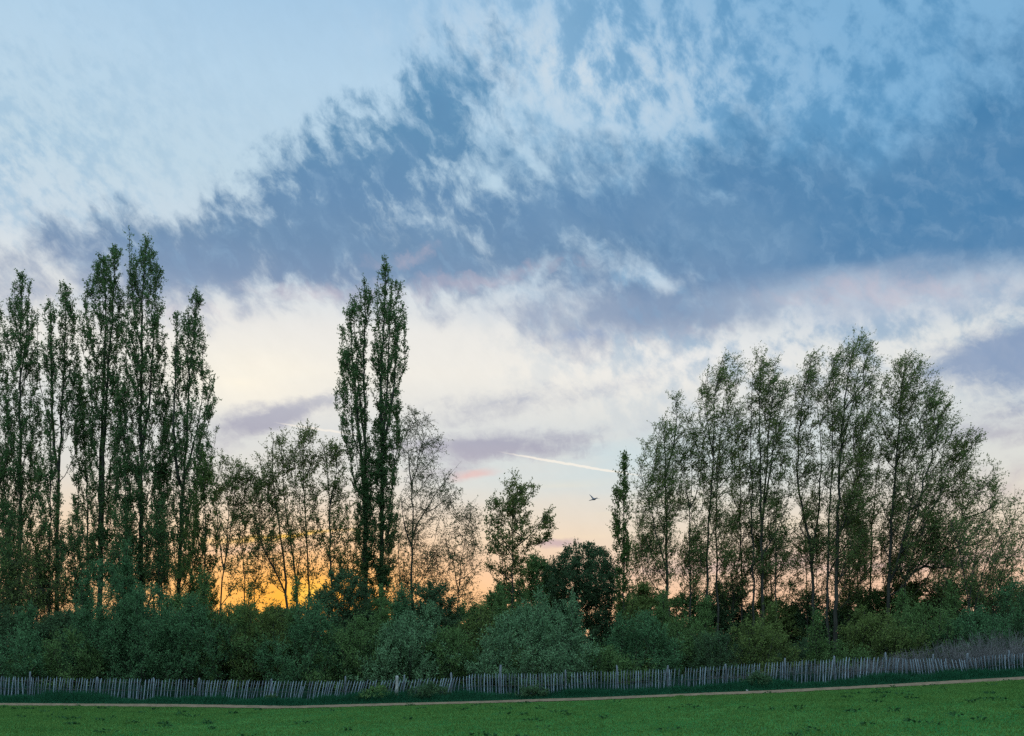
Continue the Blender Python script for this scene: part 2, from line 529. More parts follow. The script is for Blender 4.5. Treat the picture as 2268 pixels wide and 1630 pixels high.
STY = {
    # slope: how steeply limbs climb; dens: limbs per square metre of outline; twigs per limb; leaves per twig
    "poplar": dict(slope=2.6, dens=12.0, seg=0.6, twigs=13, tl=(0.2, 0.5), lpt=9, leaf=(0.088, 0.066), bias=(0, 0, 0.9), tip=0.22, arrive=0.9, gap=0.07, spread=0.4),
    "willow": dict(slope=1.1, dens=11.0, seg=0.6, twigs=13, tl=(0.35, 0.9), lpt=10, leaf=(0.105, 0.042), bias=(0.62, 0, 0.5), tip=0.2, arrive=0.55, gap=0.2, tuft=1.7, tipr=0.0105),
    "alder": dict(slope=1.0, dens=10.0, seg=0.6, twigs=13, tl=(0.3, 0.7), lpt=9, leaf=(0.095, 0.055), bias=(0.1, 0, 0.3), tip=0.2, arrive=0.45, gap=0.18, tuft=1.6, tipr=0.010),
    "birch": dict(slope=0.9, dens=11.0, seg=0.5, twigs=12, tl=(0.35, 0.85), lpt=7, leaf=(0.085, 0.045), bias=(0.15, 0, -0.35), tip=0.3, arrive=0.35, gap=0.2),
    "maple": dict(slope=0.8, dens=10.0, seg=0.5, twigs=15, tl=(0.25, 0.6), lpt=10, leaf=(0.10, 0.06), bias=(0.35, 0, 0.35), tip=0.25, arrive=0.45, gap=0.08, tipr=0.010),
    "scrub": dict(slope=1.2, dens=24.0, seg=0.35, twigs=17, tl=(0.15, 0.6), lpt=10, leaf=(0.085, 0.042), bias=(0.05, 0, 0.75), tip=0.2, arrive=0.75, gap=0.36),
    "dome": dict(slope=0.5, dens=30.0, seg=0.45, twigs=18, tl=(0.18, 0.5), lpt=10, leaf=(0.095, 0.06), bias=(0, 0, 0.25), tip=0.25, arrive=0.4, gap=0.0),
}


def build_plant(name, label, cat, style, Y, env, stems, leaf, bark=None, group=None, seed=0, dens=1.0, leafmul=1.0, thick=1.0, parts=("trunk", "crown"), depth_ratio=0.9, **over):
    """env: outline rows (y, left, right); stems: list of (points, base width in print pixels).  Limbs are grown from the stems towards
    points spread through the outline's volume, each from the nearest wood that lies low enough, then twigs and leaves along them."""
    st = dict(STY[style])
    st.update(over)
    rng = np.random.default_rng(seed + 101)
    pxm = Y / F
    env = sorted(env)
    ys = np.array([e[0] for e in env], float)
    xl = np.array([e[1] for e in env], float)
    xr = np.array([e[2] for e in env], float)
    # stems --------------------------------------------------------------
    nodes, parent, stem_of, rad_fix = [], [], [], []
    x0 = stems[0][0][0][0]
    bx = (x0 - CX) * pxm
    base = np.array([bx, Y, float(ground_z(bx)) - 0.05])
    root = thing(name, label, cat, base, group)
    polylines = []
    for si, (pts, w) in enumerate(stems):
        pp = [P(x, y, Y) for x, y in pts]
        off = 0.0 if si == 0 else rng.uniform(-1, 1) * min(1.2, 0.25 * (xr - xl).max() * pxm)
        for k, p in enumerate(pp):
            p[1] += off * min(1, k / 2 + (0.4 if si else 0)) + (rng.normal() * 0.08 if k else 0)
        g0 = pp[0].copy()
        gz = float(ground_z(g0[0])) - 0.05
        att = -1
        if pts[0][1] >= 1325 or si == 0:                      # runs down to the ground
            pp = [np.array([g0[0], g0[1], gz])] + pp
        elif nodes:
            d = np.linalg.norm(np.array(nodes) - g0, axis=1)
            att = int(np.argmin(d))
            pp = [nodes[att].copy()] + pp
        pp = np.array(pp)
        # resample with a smooth curve
        seg = np.linalg.norm(np.diff(pp, axis=0), axis=1)
        s = np.concatenate([[0], np.cumsum(seg)])
        n = max(4, int(s[-1] / st["seg"]))
        u = np.linspace(0, s[-1], n)
        q = np.stack([np.interp(u, s, pp[:, k]) for k in range(3)], 1)
        for _ in range(2):
            q[1:-1] = 0.25 * q[:-2] + 0.5 * q[1:-1] + 0.25 * q[2:]
        q[1:-1, :2] += rng.normal(size=(n - 2, 2)) * 0.025
        r = np.maximum(w * pxm * 0.36 * thick * (1 - 0.88 * np.linspace(0, 1, n) ** 0.8), 0.012)
        polylines.append([si, q, r])
        for k in range(n):
            if k == 0 and att >= 0:
                continue
            nodes.append(q[k])
            stem_of.append(si)
            rad_fix.append(r[k])
            parent.append(att if (k == (1 if att >= 0 else 0)) else len(nodes) - 2)
    # targets ------------------------------------------------------------
    if style == "willow" and group:                          # wind-spread crowns run into one another
        cx_, k_ = (xl + xr) / 2, 1.0 + 0.13 * np.clip((ys - 800) / 150, 0, 1)
        xl, xr = cx_ - (cx_ - xl) * k_, cx_ + (xr - cx_) * (k_ + 0.05)
    w_ = xr - xl
    area = float(((w_[1:] + w_[:-1]) * 0.5 * np.diff(ys)).sum()) * pxm * pxm
    nt = int(area * st["dens"] * dens)
    lump_c = rng.uniform(0, 1, (60, 3))
    T = []
    ww = (xr - xl)
    cdf_y = np.linspace(ys[0], ys[-1], 400)
    wy = np.interp(cdf_y, ys, ww)
    cdf = np.cumsum(wy)
    cdf /= cdf[-1]
    ph = rng.uniform(0, 6.28, 9)
    fr = rng.uniform(0.7, 1.5, 9)
    tries = 0
    while len(T) < nt and tries < nt * 8:
        tries += 1
        y = np.interp(rng.uniform(), cdf, cdf_y)
        a, b = np.interp(y, ys, xl), np.interp(y, ys, xr)
        rr, th = rng.uniform() ** st.get("spread", 0.45), rng.uniform(0, 6.283)
        hw = (b - a) / 2 * pxm
        p = P((a + b) / 2, y, Y)
        p[0] += rr * math.cos(th) * hw
        p[1] += rr * math.sin(th) * hw * depth_ratio
        f = 0.5 + 0.5 * (math.sin(p[0] * fr[0] * 2 + ph[0] + 1.3 * math.sin(p[2] * fr[1] + ph[1])) * math.sin(p[2] * fr[2] * 1.4 + ph[2] + math.sin(p[1] * fr[3] * 2 + ph[3])))
        if f < st["gap"] * rng.uniform(0.3, 1.4) and rng.uniform() < 0.85:
            continue
        if p[2] > ground_z(p[0]) + 0.15:
            T.append(p)
    T = np.array(T)
    tr = np.array([np.linalg.norm(T[:, None, :] - np.array(nodes)[None, ::3, :], axis=2).min(1)])[0]
    T = T[np.argsort(tr + rng.uniform(0, 0.8, len(T)))]
    N = np.zeros((len(nodes) + len(T) * 12 + 10, 3))
    N[:len(nodes)] = nodes
    cnt = len(nodes)
    limbs = []
    twist = st["arrive"]
    for t in T:
        d = t - N[:cnt]
        h = np.hypot(d[:, 0], d[:, 1])
        cost = np.sqrt(h * h + d[:, 2] ** 2) + 3.0 * np.maximum(0, st["slope"] * h - d[:, 2]) + 0.6 * np.maximum(0, -d[:, 2])
        k = int(np.argmin(cost))
        a = N[k]
        D = t - a
        dist = np.linalg.norm(D)
        n = int(min(12, max(3, dist / st["seg"] + 1)))
        u = np.linspace(0, 1, n)[:, None]
        mid = a + D * np.array([0.5 + 0.22 * twist, 0.5 + 0.22 * twist, 0.5 - 0.18 * twist])
        q = (1 - u) ** 2 * a + 2 * u * (1 - u) * mid + u ** 2 * t
        q[1:-1] += rng.normal(size=(n - 2, 3)) * 0.04 * min(1.0, dist)
        N[cnt:cnt + n - 1] = q[1:]
        for j in range(n - 1):
            parent.append(k if j == 0 else cnt + j - 1)
            stem_of.append(stem_of[k])
        limbs.append((k, cnt, n, q))
        cnt += n - 1
    N = N[:cnt]
    # girth: every limb carries what grows from it
    load = np.zeros(cnt)
    kids = np.zeros(cnt, int)
    for i in range(cnt):
        if parent[i] >= 0:
            kids[parent[i]] += 1
    tipr = st.get("tipr", 0.008 if Y > 42 else 0.006)
    for i in range(cnt - 1, -1, -1):
        if kids[i] == 0:
            load[i] = tipr ** 2.3
        if parent[i] >= 0:
            load[parent[i]] += load[i]
    rad = load ** (1 / 2.3)
    nf = len(rad_fix)
    per = {}
    for si, q, r in polylines:
        per.setdefault(si, []).append((q, r))
    thin = []
    for (k, c0, n, q) in limbs:
        r = np.concatenate([[min(rad[k], rad[c0] * 1.15)], rad[c0:c0 + n - 1]])
        if k < nf:
            r = np.minimum(r, 0.75 * rad_fix[k])
        if r[0] > 0.022:
            per.setdefault(stem_of[k], []).append((q, r))
        else:
            thin.append((q, r))
    for si in sorted(per):
        big = [x for x in per[si] if x[1].max() > 0.06]
        small = [x for x in per[si] if x[1].max() <= 0.06]
        V1, Q1 = tubes(big, 7)
        V2, Q2 = tubes(small, 4)
        V = np.concatenate([V1, V2]) - base
        Q = np.concatenate([Q1, Q2 + len(V1)])
        link(parts[0], new_mesh(parts[0], V, Q.ravel(), np.full(len(Q), 4), [bark or BARK], smooth=True), root)
    # twigs and leaves -----------------------------------------------------
    tp, td, tl = [], [], []
    bias = np.array(st["bias"], float)
    for (k, c0, n, q) in limbs:
        L = np.linalg.norm(q[-1] - q[0])
        m = max(3, int(st["twigs"] * leafmul * min(1.5, 0.45 + L * 0.35) * rng.uniform(0.6, 1.4)))
        u = 1 - (1 - st["tip"]) * rng.uniform(0, 1, m) ** st.get("tuft", 1.3)
        s = u * (n - 1)
        i = np.minimum(s.astype(int), n - 2)
        p = q[i] + (q[i + 1] - q[i]) * (s - i)[:, None]
        d = unit(unit(q[i + 1] - q[i]) * 0.55 + rng.normal(size=(m, 3)) * 0.62 + bias)
        tp.append(p)
        td.append(d)
        tl.append(rng.uniform(*st["tl"], m))
    for si, q, r in polylines:
        n = len(q)
        m = max(6, int(st["twigs"] * leafmul * 0.7 * 0.45 * np.linalg.norm(q[-1] - q[0])))
        s = (1 - 0.5 * rng.uniform(0, 1, m) ** 1.4) * (n - 1.001)
        i = np.minimum(s.astype(int), n - 2)
        tp.append(q[i] + (q[i + 1] - q[i]) * (s - i)[:, None])
        td.append(unit(unit(q[i + 1] - q[i]) * 0.5 + rng.normal(size=(m, 3)) * 0.6 + bias))
        tl.append(rng.uniform(*st["tl"], m))
    tp, td, tl = np.concatenate(tp), np.concatenate(td), np.concatenate(tl)
    te = tp + td * tl[:, None]
    te[:, 2] -= 0.12 * tl * (1.0 if style in ("birch", "willow") else 0.2)
    V2, Q2 = twig_prisms(tp, te, 0.006 if Y > 42 else 0.0045, 0.003)
    V1, Q1 = tubes(thin, 3)
    lp = st["lpt"]
    m = len(tp)
    cntl = rng.poisson(lp, m)
    idx = np.repeat(np.arange(m), cntl)
    u = rng.uniform(0.15, 1.05, len(idx))[:, None]
    pos = tp[idx] + (te - tp)[idx] * u + rng.normal(size=(len(idx), 3)) * 0.035
    d = unit(td[idx] * 0.6 + rng.normal(size=(len(idx), 3)) * 0.75 + bias * 0.3)
    V3, Q3 = leaf_quads(pos, d, st["leaf"][0], st["leaf"][1], rng)
    V = np.concatenate([V1, V2, V3]) - base
    Q = np.concatenate([Q1, Q2 + len(V1), Q3 + len(V1) + len(V2)])
    mi = np.concatenate([np.zeros(len(Q1) + len(Q2), int), np.ones(len(Q3), int)])
    link(parts[1], new_mesh(parts[1], V, Q.ravel(), np.full(len(Q), 4), [TWIG, LEAF[leaf]], mi), root)
    return root, len(Q)


# ------------------------------------------------------------------ terrain
def lawn_material():
    m, q = principled_free("turf")
    co = q.n("ShaderNodeTexCoord")
    n1 = q.noise(co.outputs["Object"], 0.55, 4, 0.55)
    n2 = q.noise(co.outputs["Object"], 5.0, 6, 0.65)
    c = q.mix(q.smooth(n1, 0.3, 0.7), (0.022, 0.110, 0.027, 1), (0.052, 0.150, 0.038, 1))
    c = q.mix(q.smooth(n2, 0.45, 0.7), c, (0.018, 0.075, 0.030, 1))
    bs = q.n("ShaderNodeBsdfPrincipled")
    q.put(bs.inputs["Base Color"], c)
    bs.inputs["Roughness"].default_value = 1.0
    bs.inputs["Specular IOR Level"].default_value = 0.0
    o = q.n("ShaderNodeOutputMaterial")
    q.put(o.inputs[0], bs.outputs[0])
    return m


def sheet(name, xs, yfun, ydiv, mat, dz=0.0, wob=0.0):
    """ground sheet over columns xs; yfun(x) gives (near, far)"""
    V, F4 = [], []
    for i, x in enumerate(xs):
        y0, y1 = yfun(x)
        for j in range(ydiv + 1):
            y = y0 + (y1 - y0) * j / ydiv
            V.append((x, y, float(ground_z(x)) + dz + wob * (math.sin(x * 1.7 + y * 0.9) + math.sin(y * 2.3 - x * 0.6)) * 0.5))
    n = ydiv + 1
    for i in range(len(xs) - 1):
        for j in range(ydiv):
            F4.append((i * n + j, (i + 1) * n + j, (i + 1) * n + j + 1, i * n + j + 1))
    me = new_mesh(name, V, np.array(F4).ravel(), np.full(len(F4), 4), [mat], smooth=True)
    return tag(link(name, me), kind="structure")


PATH_Y = 31.0
xs_far = np.concatenate([[-2500, -800, -300, -120, -60], np.linspace(-30, 30, 61), [60, 120, 300, 800, 2500]])
soil = rough_material("woodland_soil", (0.022, 0.020, 0.015), (0.05, 0.046, 0.03), 2.0)
sheet("ground", xs_far, lambda x: (-400, 2500), 8, soil, -0.06)
sheet("lawn", np.concatenate([np.linspace(-60, 60, 121)]), lambda x: (-6, 33.6), 24, lawn_material(), 0.0)


def path_edges(x):
    w = 1.75 + 0.010 * x + 0.12 * math.sin(x * 0.9)
    c = PATH_Y + 0.10 * math.sin(x * 0.35) + 0.05 * math.sin(x * 1.1 + 1)
    return c - w / 2 - 0.07 * math.sin(x * 5.1) - 0.06 * math.sin(x * 11.7) * math.sin(x * 1.3), c + w / 2 + 0.03 * math.sin(x * 4.3 + 2)


sheet("footpath", np.linspace(-45, 45, 721), path_edges, 2,
      rough_material("trodden_earth", (0.085, 0.062, 0.038), (0.215, 0.155, 0.098), 4.0, 1.0, 0.01), 0.02)


# ------------------------------------------------------------------ grass
def blades(n, xfun, yfun, hfun, width, seed, lean=0.35):
    rng = np.random.default_rng(seed)
    x = xfun(rng, n)
    y = yfun(rng, x)
    h = hfun(rng, x, y)
    k = h > 0
    x, y, h = x[k], y[k], h[k]
    n = len(x)
    z = ground_z(x)
    p = np.stack([x, y, z], 1)
    an = rng.uniform(0, 6.283, n)
    s = np.stack([np.cos(an), np.sin(an), np.zeros(n)], 1) * (width * rng.uniform(0.6, 1.4, n))[:, None] * 0.5
    tip = p + np.stack([rng.normal(size=n) * lean * h, rng.normal(size=n) * lean * h, h], 1)
    mid = p + (tip - p) * 0.55 + np.array([0, 0, 0.06]) * h[:, None]
    V = np.stack([p - s, p + s, mid + s * 0.7, tip, mid - s * 0.7], 1).reshape(-1, 3)
    i = np.arange(n) * 5
    Q = np.stack([i, i + 1, i + 2, i + 3, i + 4], 1)
    return V, Q.ravel(), np.full(n, 5)


def smooth_noise(x, y, s, seed):
    r = np.random.default_rng(seed)
    v = 0
    for k in range(5):
        a = r.uniform(0, 6.28)
        v = v + np.sin((x * math.cos(a) + y * math.sin(a)) * s * r.uniform(0.6, 1.8) + r.uniform(0, 6.28))
    return v / 5


TURF_BLADE = leaf_material("turf_blade", (0.036, 0.112, 0.032), (0.125, 0.240, 0.060), (0.07, 0.19, 0.03), 0.3)
VERGE_BLADE = leaf_material("verge_blade", (0.010, 0.062, 0.036), (0.030, 0.130, 0.066), (0.03, 0.12, 0.03), 0.25)


def lawn_x(rng, n):
    return rng.uniform(-25, 28, n)


def lawn_y(rng, x):
    e = np.array([path_edges(v)[0] for v in np.linspace(-30, 30, 601)])
    far = np.interp(x, np.linspace(-30, 30, 601), e) + rng.normal(size=len(x)) * 0.09
    near = np.maximum(9.0, np.abs(x) / 0.68 - 1.0)
    u = rng.uniform(0, 1, len(x)) ** 0.85
    return near + (far - near) * u


def lawn_h(rng, x, y):
    big = smooth_noise(x, y, 0.9, 3)
    mid_ = smooth_noise(x, y, 3.4, 5)
    fine = smooth_noise(x, y, 9.0, 8)
    h = (0.034 + 0.014 * big + 0.012 * mid_ + 0.010 * fine) * rng.uniform(0.5, 1.3, len(x))
    tuft = smooth_noise(x, y, 6.0, 9) + smooth_noise(x, y, 2.1, 10)
    h = np.where(tuft > 0.86, h + 0.035 * rng.uniform(0.5, 1.2, len(x)), h)
    bare = smooth_noise(x, y, 4.4, 14) + 0.6 * smooth_noise(x, y, 1.3, 15)
    return np.where((bare > 0.75) & (rng.uniform(size=len(x)) < 0.6), 0, np.maximum(h, 0.010))


V, Q, L = blades(470000, lawn_x, lawn_y, lawn_h, 0.016, 11, 0.5)
tag(link("lawn_grass", new_mesh("lawn_grass", V, Q, L, [TURF_BLADE])), "short mown green grass covering the lawn in front of the footpath", "grass", kind="stuff")


# broad-leaved weeds and scraps of straw lying in the turf
WEED = leaf_material("lawn_weed", (0.014, 0.058, 0.022), (0.044, 0.110, 0.040), (0.02, 0.07, 0.02), 0.2)
wr = np.random.default_rng(66)
wx = wr.uniform(-19, 21, 150)
wy = lawn_y(wr, wx) - 0.1
wp, wd_ = [], []
for k in range(150):
    nb_ = wr.integers(8, 22)
    an = wr.uniform(0, 6.283, nb_)
    rr = wr.uniform(0.0, 0.16, nb_) * wr.uniform(0.5, 1.5)
    wp.append(np.stack([wx[k] + rr * np.cos(an), wy[k] + rr * np.sin(an), ground_z(wx[k] + rr * np.cos(an)) + wr.uniform(0.02, 0.075, nb_)], 1))
    wd_.append(unit(np.stack([np.cos(an), np.sin(an), wr.uniform(-0.1, 0.6, nb_)], 1)))
V, Qd = leaf_quads(np.concatenate(wp), np.concatenate(wd_), 0.085, 0.05, wr)
tag(link("lawn_weeds", new_mesh("lawn_weeds", V, Qd.ravel(), np.full(len(Qd), 4), [WEED])), "scattered dark broad-leaved weeds among the mown grass of the lawn", "weeds", kind="stuff")


def verge_y(rng, x):
    e = np.interp(x, np.linspace(-30, 30, 601), [path_edges(v)[1] for v in np.linspace(-30, 30, 601)])
    return e + 0.02 + 1.35 * rng.uniform(0, 1, len(x)) ** 0.9


def verge_h(rng, x, y):
    e = np.interp(x, np.linspace(-30, 30, 601), [path_edges(v)[1] for v in np.linspace(-30, 30, 601)])
    up = np.clip((y - e) / 0.55, 0.2, 1)
    return up * (0.27 + 0.20 * smooth_noise(x, y, 1.5, 21) + 0.12 * smooth_noise(x, y, 5.0, 22)) * rng.uniform(0.45, 1.25, len(x))


V, Q, L = blades(145000, lambda r, n: r.uniform(-24, 27, n), verge_y, verge_h, 0.018, 12, 0.42)
tag(link("verge_grass", new_mesh("verge_grass", V, Q, L, [VERGE_BLADE])), "long dark tufted grass between the footpath and the paling fence", "grass", kind="stuff")

# rank growth under the scrub, behind the fence
UNDER = leaf_material("undergrowth_blade", (0.012, 0.046, 0.032), (0.036, 0.100, 0.062), (0.03, 0.09, 0.03), 0.25)
V, Q, L = blades(70000, lambda r, n: r.uniform(-22, 24, n), lambda r, x: PATH_Y + 2.3 + 3.2 * r.uniform(0, 1, len(x)) ** 1.3,
                 lambda r, x, y: (0.42 + 0.2 * smooth_noise(x, y, 1.1, 41)) * r.uniform(0.4, 1.3, len(x)), 0.03, 43, 0.3)
tag(link("undergrowth", new_mesh("undergrowth", V, Q, L, [UNDER])), "dark rank undergrowth filling the ground between the paling fence and the scrub", "undergrowth", kind="stuff")

# ------------------------------------------------------------------ paling fence
FENCE_Y = PATH_Y + 2.15
TOP = [(-100, 1496), (-20, 1497), (0, 1498), (150, 1501), (300, 1503), (470, 1506), (700, 1508), (880, 1506), (1000, 1501), (1030, 1496), (1070, 1491), (1200, 1491), (1300, 1488), (1401, 1485), (1560, 1477), (1737, 1465), (1850, 1459), (1961, 1454), (2010, 1459), (2069, 1458), (2130, 1461), (2180, 1452), (2268, 1446), (2440, 1434)]
LEAN = [(-20, 0.05), (60, 0.05), (90, 0.10), (200, 0.14), (300, 0.11), (420, 0.10), (500, 0.15), (600, 0.20), (760, 0.25), (900, 0.27), (1012, 0.27), (1020, 0.0), (1200, -0.02), (1350, 0.0), (1500, 0.02), (1640, 0.05), (1740, 0.05), (1900, 0.08), (1995, 0.10), (2010, -0.10), (2080, -0.26), (2150, -0.22), (2190, -0.08), (2268, -0.06)]
PALE = rough_material("weathered_chestnut", (0.030, 0.046, 0.056), (0.25, 0.345, 0.41), 9.0, 0.3, 0.004, rand=0.6)
POSTM = rough_material("weathered_post", (0.065, 0.085, 0.10), (0.16, 0.20, 0.23), 7.0, 0.3, 0.006)
WIREM = rough_material("rusty_wire", (0.07, 0.06, 0.055), (0.13, 0.12, 0.11), 20.0)


def stake(h, r, rng, point=0.09, sides=6, split=True):
    """cleft pale: uneven half-round section, slightly bowed, pointed top"""
    k = 7
    zs = list(np.linspace(-0.12, h - point, k)) + [h - point * 0.35, h]
    bow, bow2 = rng.normal() * 0.012, rng.normal() * 0.012
    an0 = rng.uniform(0, 6.28)
    prof = [r * rng.uniform(0.75, 1.15) * (1.0 if (not split or math.cos(a) > -0.2) else 0.55) for a in np.arange(sides) / sides * 6.283]
    V = []
    for i, z in enumerate(zs):
        t = (z + 0.12) / (h + 0.12)
        sc_ = (1.0 - 0.12 * t) * rng.uniform(0.93, 1.07)
        if i == k:
            sc_ *= 0.62
        if i == k + 1:
            sc_ *= 0.18
        ox, oy = bow * math.sin(t * 3.1) + bow2 * math.sin(t * 6.2) * 0.5, bow2 * math.sin(t * 3.1)
        for j in range(sides):
            a = an0 + j / sides * 6.283
            V.append((ox + prof[j] * sc_ * math.cos(a), oy + prof[j] * sc_ * math.sin(a), z))
    Fq, lt = [], []
    for i in range(len(zs) - 1):
        for j in range(sides):
            Fq += [i * sides + j, i * sides + (j + 1) % sides, (i + 1) * sides + (j + 1) % sides, (i + 1) * sides + j]
            lt.append(4)
    n = len(zs) - 1
    Fq += [n * sides + j for j in range(sides)]
    lt.append(sides)
    Fq += [sides - 1 - j for j in range(sides)]
    lt.append(sides)
    return V, Fq, lt


FRNG = np.random.default_rng(77)
VAR = []
for k in range(14):
    v, f, lt = stake(1.0, FRNG.uniform(0.021, 0.031), FRNG)
    VAR.append(new_mesh("pale", v, f, lt, [PALE]))
ROLLS = [
    (-90, 505, "weathered grey paling fence at the frame's edge, its pales leaning gently, below dense teal scrub", [65, 213, 340, 442]),
    (505, 1016, "sagging grey paling fence slumped sideways among brambles behind a thick bark post", [603, 765, 893, 1000]),
    (1016, 1502, "straight upright grey paling fence in front of the pale rounded willow bush", [1108, 1252, 1366, 1478]),
    (1502, 2006, "grey paling fence climbing the slope below the tall willows, pales close to upright", [1610, 1738, 1850, 1961]),
    (2006, 2440, "broken grey paling fence leaning backward among tall dry stalks at the top of the slope", [2069, 2145, 2236]),
]
POSTTOP = {65: 1487, 213: 1499, 340: 1500, 442: 1501, 603: 1503, 765: 1497, 893: 1494, 1000: 1489, 1108: 1472, 1252: 1483, 1366: 1473, 1478: 1473, 1610: 1470, 1738: 1457, 1850: 1452, 1961: 1444, 2069: 1448, 2145: 1446, 2236: 1440}
for x0, x1, lab, posts in ROLLS:
    b = P((x0 + x1) / 2, HOR, FENCE_Y)
    b[2] = float(ground_z(b[0]))
    fence = thing("paling_fence", lab, "fence", b, "lengths of chestnut paling fence")
    x = x0 + 3.0
    tops = []
    while x < x1 - 1:
        lean = np.interp(x, *zip(*LEAN)) + FRNG.normal() * 0.025
        h_top = np.interp(x, *zip(*TOP)) + FRNG.normal() * 1.1
        yy = FENCE_Y + FRNG.normal() * 0.02
        top = P(x, h_top, yy)
        gz = float(ground_z(top[0]))
        h = (top[2] - gz) / math.cos(lean)
        if FRNG.uniform() < 0.04:
            h *= FRNG.uniform(0.55, 0.85)
        o = bpy.data.objects.new("pale", VAR[int(FRNG.integers(14))])
        COL.objects.link(o)
        o.parent = fence
        o.location = (top[0] - math.tan(lean) * (top[2] - gz) - b[0], yy - b[1], gz - b[2])
        o.rotation_euler = (FRNG.normal() * 0.03, lean, 0)
        o.scale = (FRNG.uniform(0.8, 1.25), 1, h)
        tops.append((o.location.x, o.location.y, o.location.z, lean, h))
        x += FRNG.normal(6.4, 0.75)
    for frac in (0.16, 0.52, 0.84):
        polys = []
        for sgn in (1, -1):
            pts = np.array([(a + math.sin(l) * h * frac, yb + sgn * (0.022 if k % 2 else -0.022) * 1.0, zb + math.cos(l) * h * frac) for k, (a, yb, zb, l, h) in enumerate(tops)])
            polys.append((pts, np.full(len(pts), 0.004)))
        V, Q = tubes(polys, 4)
        link("wire", new_mesh("wire", V, Q.ravel(), np.full(len(Q), 4), [WIREM]), fence)
    for xp in posts:
        top = P(xp, POSTTOP[xp], FENCE_Y + 0.09)
        gz = float(ground_z(top[0]))
        v, f, lt = stake(top[2] - gz, FRNG.uniform(0.036, 0.05), FRNG, 0.05, 8, False)
        o = link("post", new_mesh("post", v, f, lt, [POSTM]), fence)
        o.location = (top[0] - b[0], 0.09, gz - b[2])
        o.rotation_euler = (FRNG.normal() * 0.02, FRNG.normal() * 0.03, 0)

# thick bark-covered post in front of the sagging fence
q, qg = principled_free("bark_post")
co = qg.n("ShaderNodeTexCoord")
sz = qg.n("ShaderNodeSeparateXYZ")
qg.put(sz.inputs[0], co.outputs["Object"])
nzp = qg.noise(co.outputs["Object"], 9.0, 6, 0.7)
cpost = qg.mix(qg.smooth(nzp, 0.35, 0.65), (0.10, 0.125, 0.12, 1), (0.30, 0.34, 0.33, 1))
worn = qg.smooth(qg.m("ADD", sz.outputs[2], qg.m("MULTIPLY", qg.m("SUBTRACT", nzp, 0.5), 0.3)), 0.38, 0.22)
cpost = qg.mix(qg.m("MULTIPLY", worn, 0.85), cpost, (0.30, 0.17, 0.10, 1))
cpost = qg.mix(qg.smooth(qg.noise(co.outputs["Object"], 4.0, 3, 0.6), 0.62, 0.7), cpost, (0.03, 0.035, 0.035, 1))
bsp = qg.n("ShaderNodeBsdfPrincipled")
qg.put(bsp.inputs["Base Color"], cpost)
bsp.inputs["Roughness"].default_value = 0.95
ob = qg.n("ShaderNodeOutputMaterial")
qg.put(ob.inputs[0], bsp.outputs[0])
top = P(879, 1496, FENCE_Y - 0.35)
gz = float(ground_z(top[0]))
v, f, lt = stake(top[2] - gz, 0.062, FRNG, 0.03, 10, False)
o = link("bark_post", new_mesh("bark_post", v, f, lt, [q], smooth=True))
o.location = (top[0], FENCE_Y - 0.35, gz)
tag(o, "thick bark-covered post with a bare orange foot, standing in front of the sagging fence", "post")

# small litter
PAPER = rough_material("weathered_paper", (0.45, 0.48, 0.50), (0.70, 0.72, 0.74), 20.0)
pr = np.random.default_rng(9)
bm = bmesh.new()
bmesh.ops.create_icosphere(bm, subdivisions=2, radius=0.045)
for v_ in bm.verts:
    v_.co *= pr.uniform(0.6, 1.25)
    v_.co.z = max(v_.co.z * 0.7, -0.02) + 0.02
me = bpy.data.meshes.new("paper_scrap")
bm.to_mesh(me)
bm.free()
me.materials.append(PAPER)
o = link("paper_scrap", me)
xs_ = float(P(1653, HOR, 32.15)[0])
o.location = (xs_, path_edges(xs_)[1] + 0.10, float(ground_z(xs_)) + 0.02)
tag(o, "crumpled white paper scrap lying in the verge grass at the path's far edge", "litter")

# ------------------------------------------------------------------ dry stalks behind the fence
def stalks(n, xa, xb, hmax, seed, name, label):
    rng = np.random.default_rng(seed)
    polys = []
    for i in range(n):
        xd = rng.uniform(xa, xb)
        Y = FENCE_Y + rng.uniform(0.3, 2.4)
        p = P(xd, HOR, Y)
        p[2] = float(ground_z(p[0])) - 0.02
        h = hmax * (0.45 + 0.55 * min(1, max(0, (xd - xa) / (xb - xa) * 1.3))) * rng.uniform(0.55, 1.15)
        lx = rng.normal(-0.18, 0.34)
        ly = rng.normal(0, 0.2)
        u = np.linspace(0, 1, 5)[:, None]
        d = np.array([lx, ly, 1.0])
        d /= np.linalg.norm(d)
        pts = p + d * h * u + np.array([lx * 0.5, ly * 0.3, -0.2]) * h * (u ** 2) * rng.uniform(0, 0.6)
        polys.append((pts, 0.0075 * (1 - 0.6 * u[:, 0]) * rng.uniform(0.6, 1.4)))
        for _ in range(rng.integers(0, 4)):
            a = pts[rng.integers(2, 4)]
            e = a + np.array([rng.normal() * 0.25, rng.normal() * 0.2, rng.uniform(0.1, 0.45)]) * h * 0.4
            polys.append((np.stack([a, (a + e) / 2 + rng.normal(size=3) * 0.02, e]), np.array([0.005, 0.004, 0.003])))
    V, Q = tubes(polys, 3)
    tag(link(name, new_mesh(name, V, Q.ravel(), np.full(len(Q), 4), [DRY])), label, "dry stalks", kind="stuff")


DRY = rough_material("dry_stalk", (0.055, 0.062, 0.064), (0.18, 0.19, 0.195), 1.5)
stalks(1500, 1880, 2300, 1.75, 5, "dry_stalks", "tangle of tall grey dry stalks leaning over the top end of the paling fence")
stalks(700, 1420, 1900, 0.95, 6, "dry_weeds", "thin grey dead weeds showing just above the middle of the paling fence")
# ------------------------------------------------------------------ trees
TOTAL = 0


def tree(*a, **k):
    global TOTAL
    TOTAL += build_plant(*a, **k)[1]


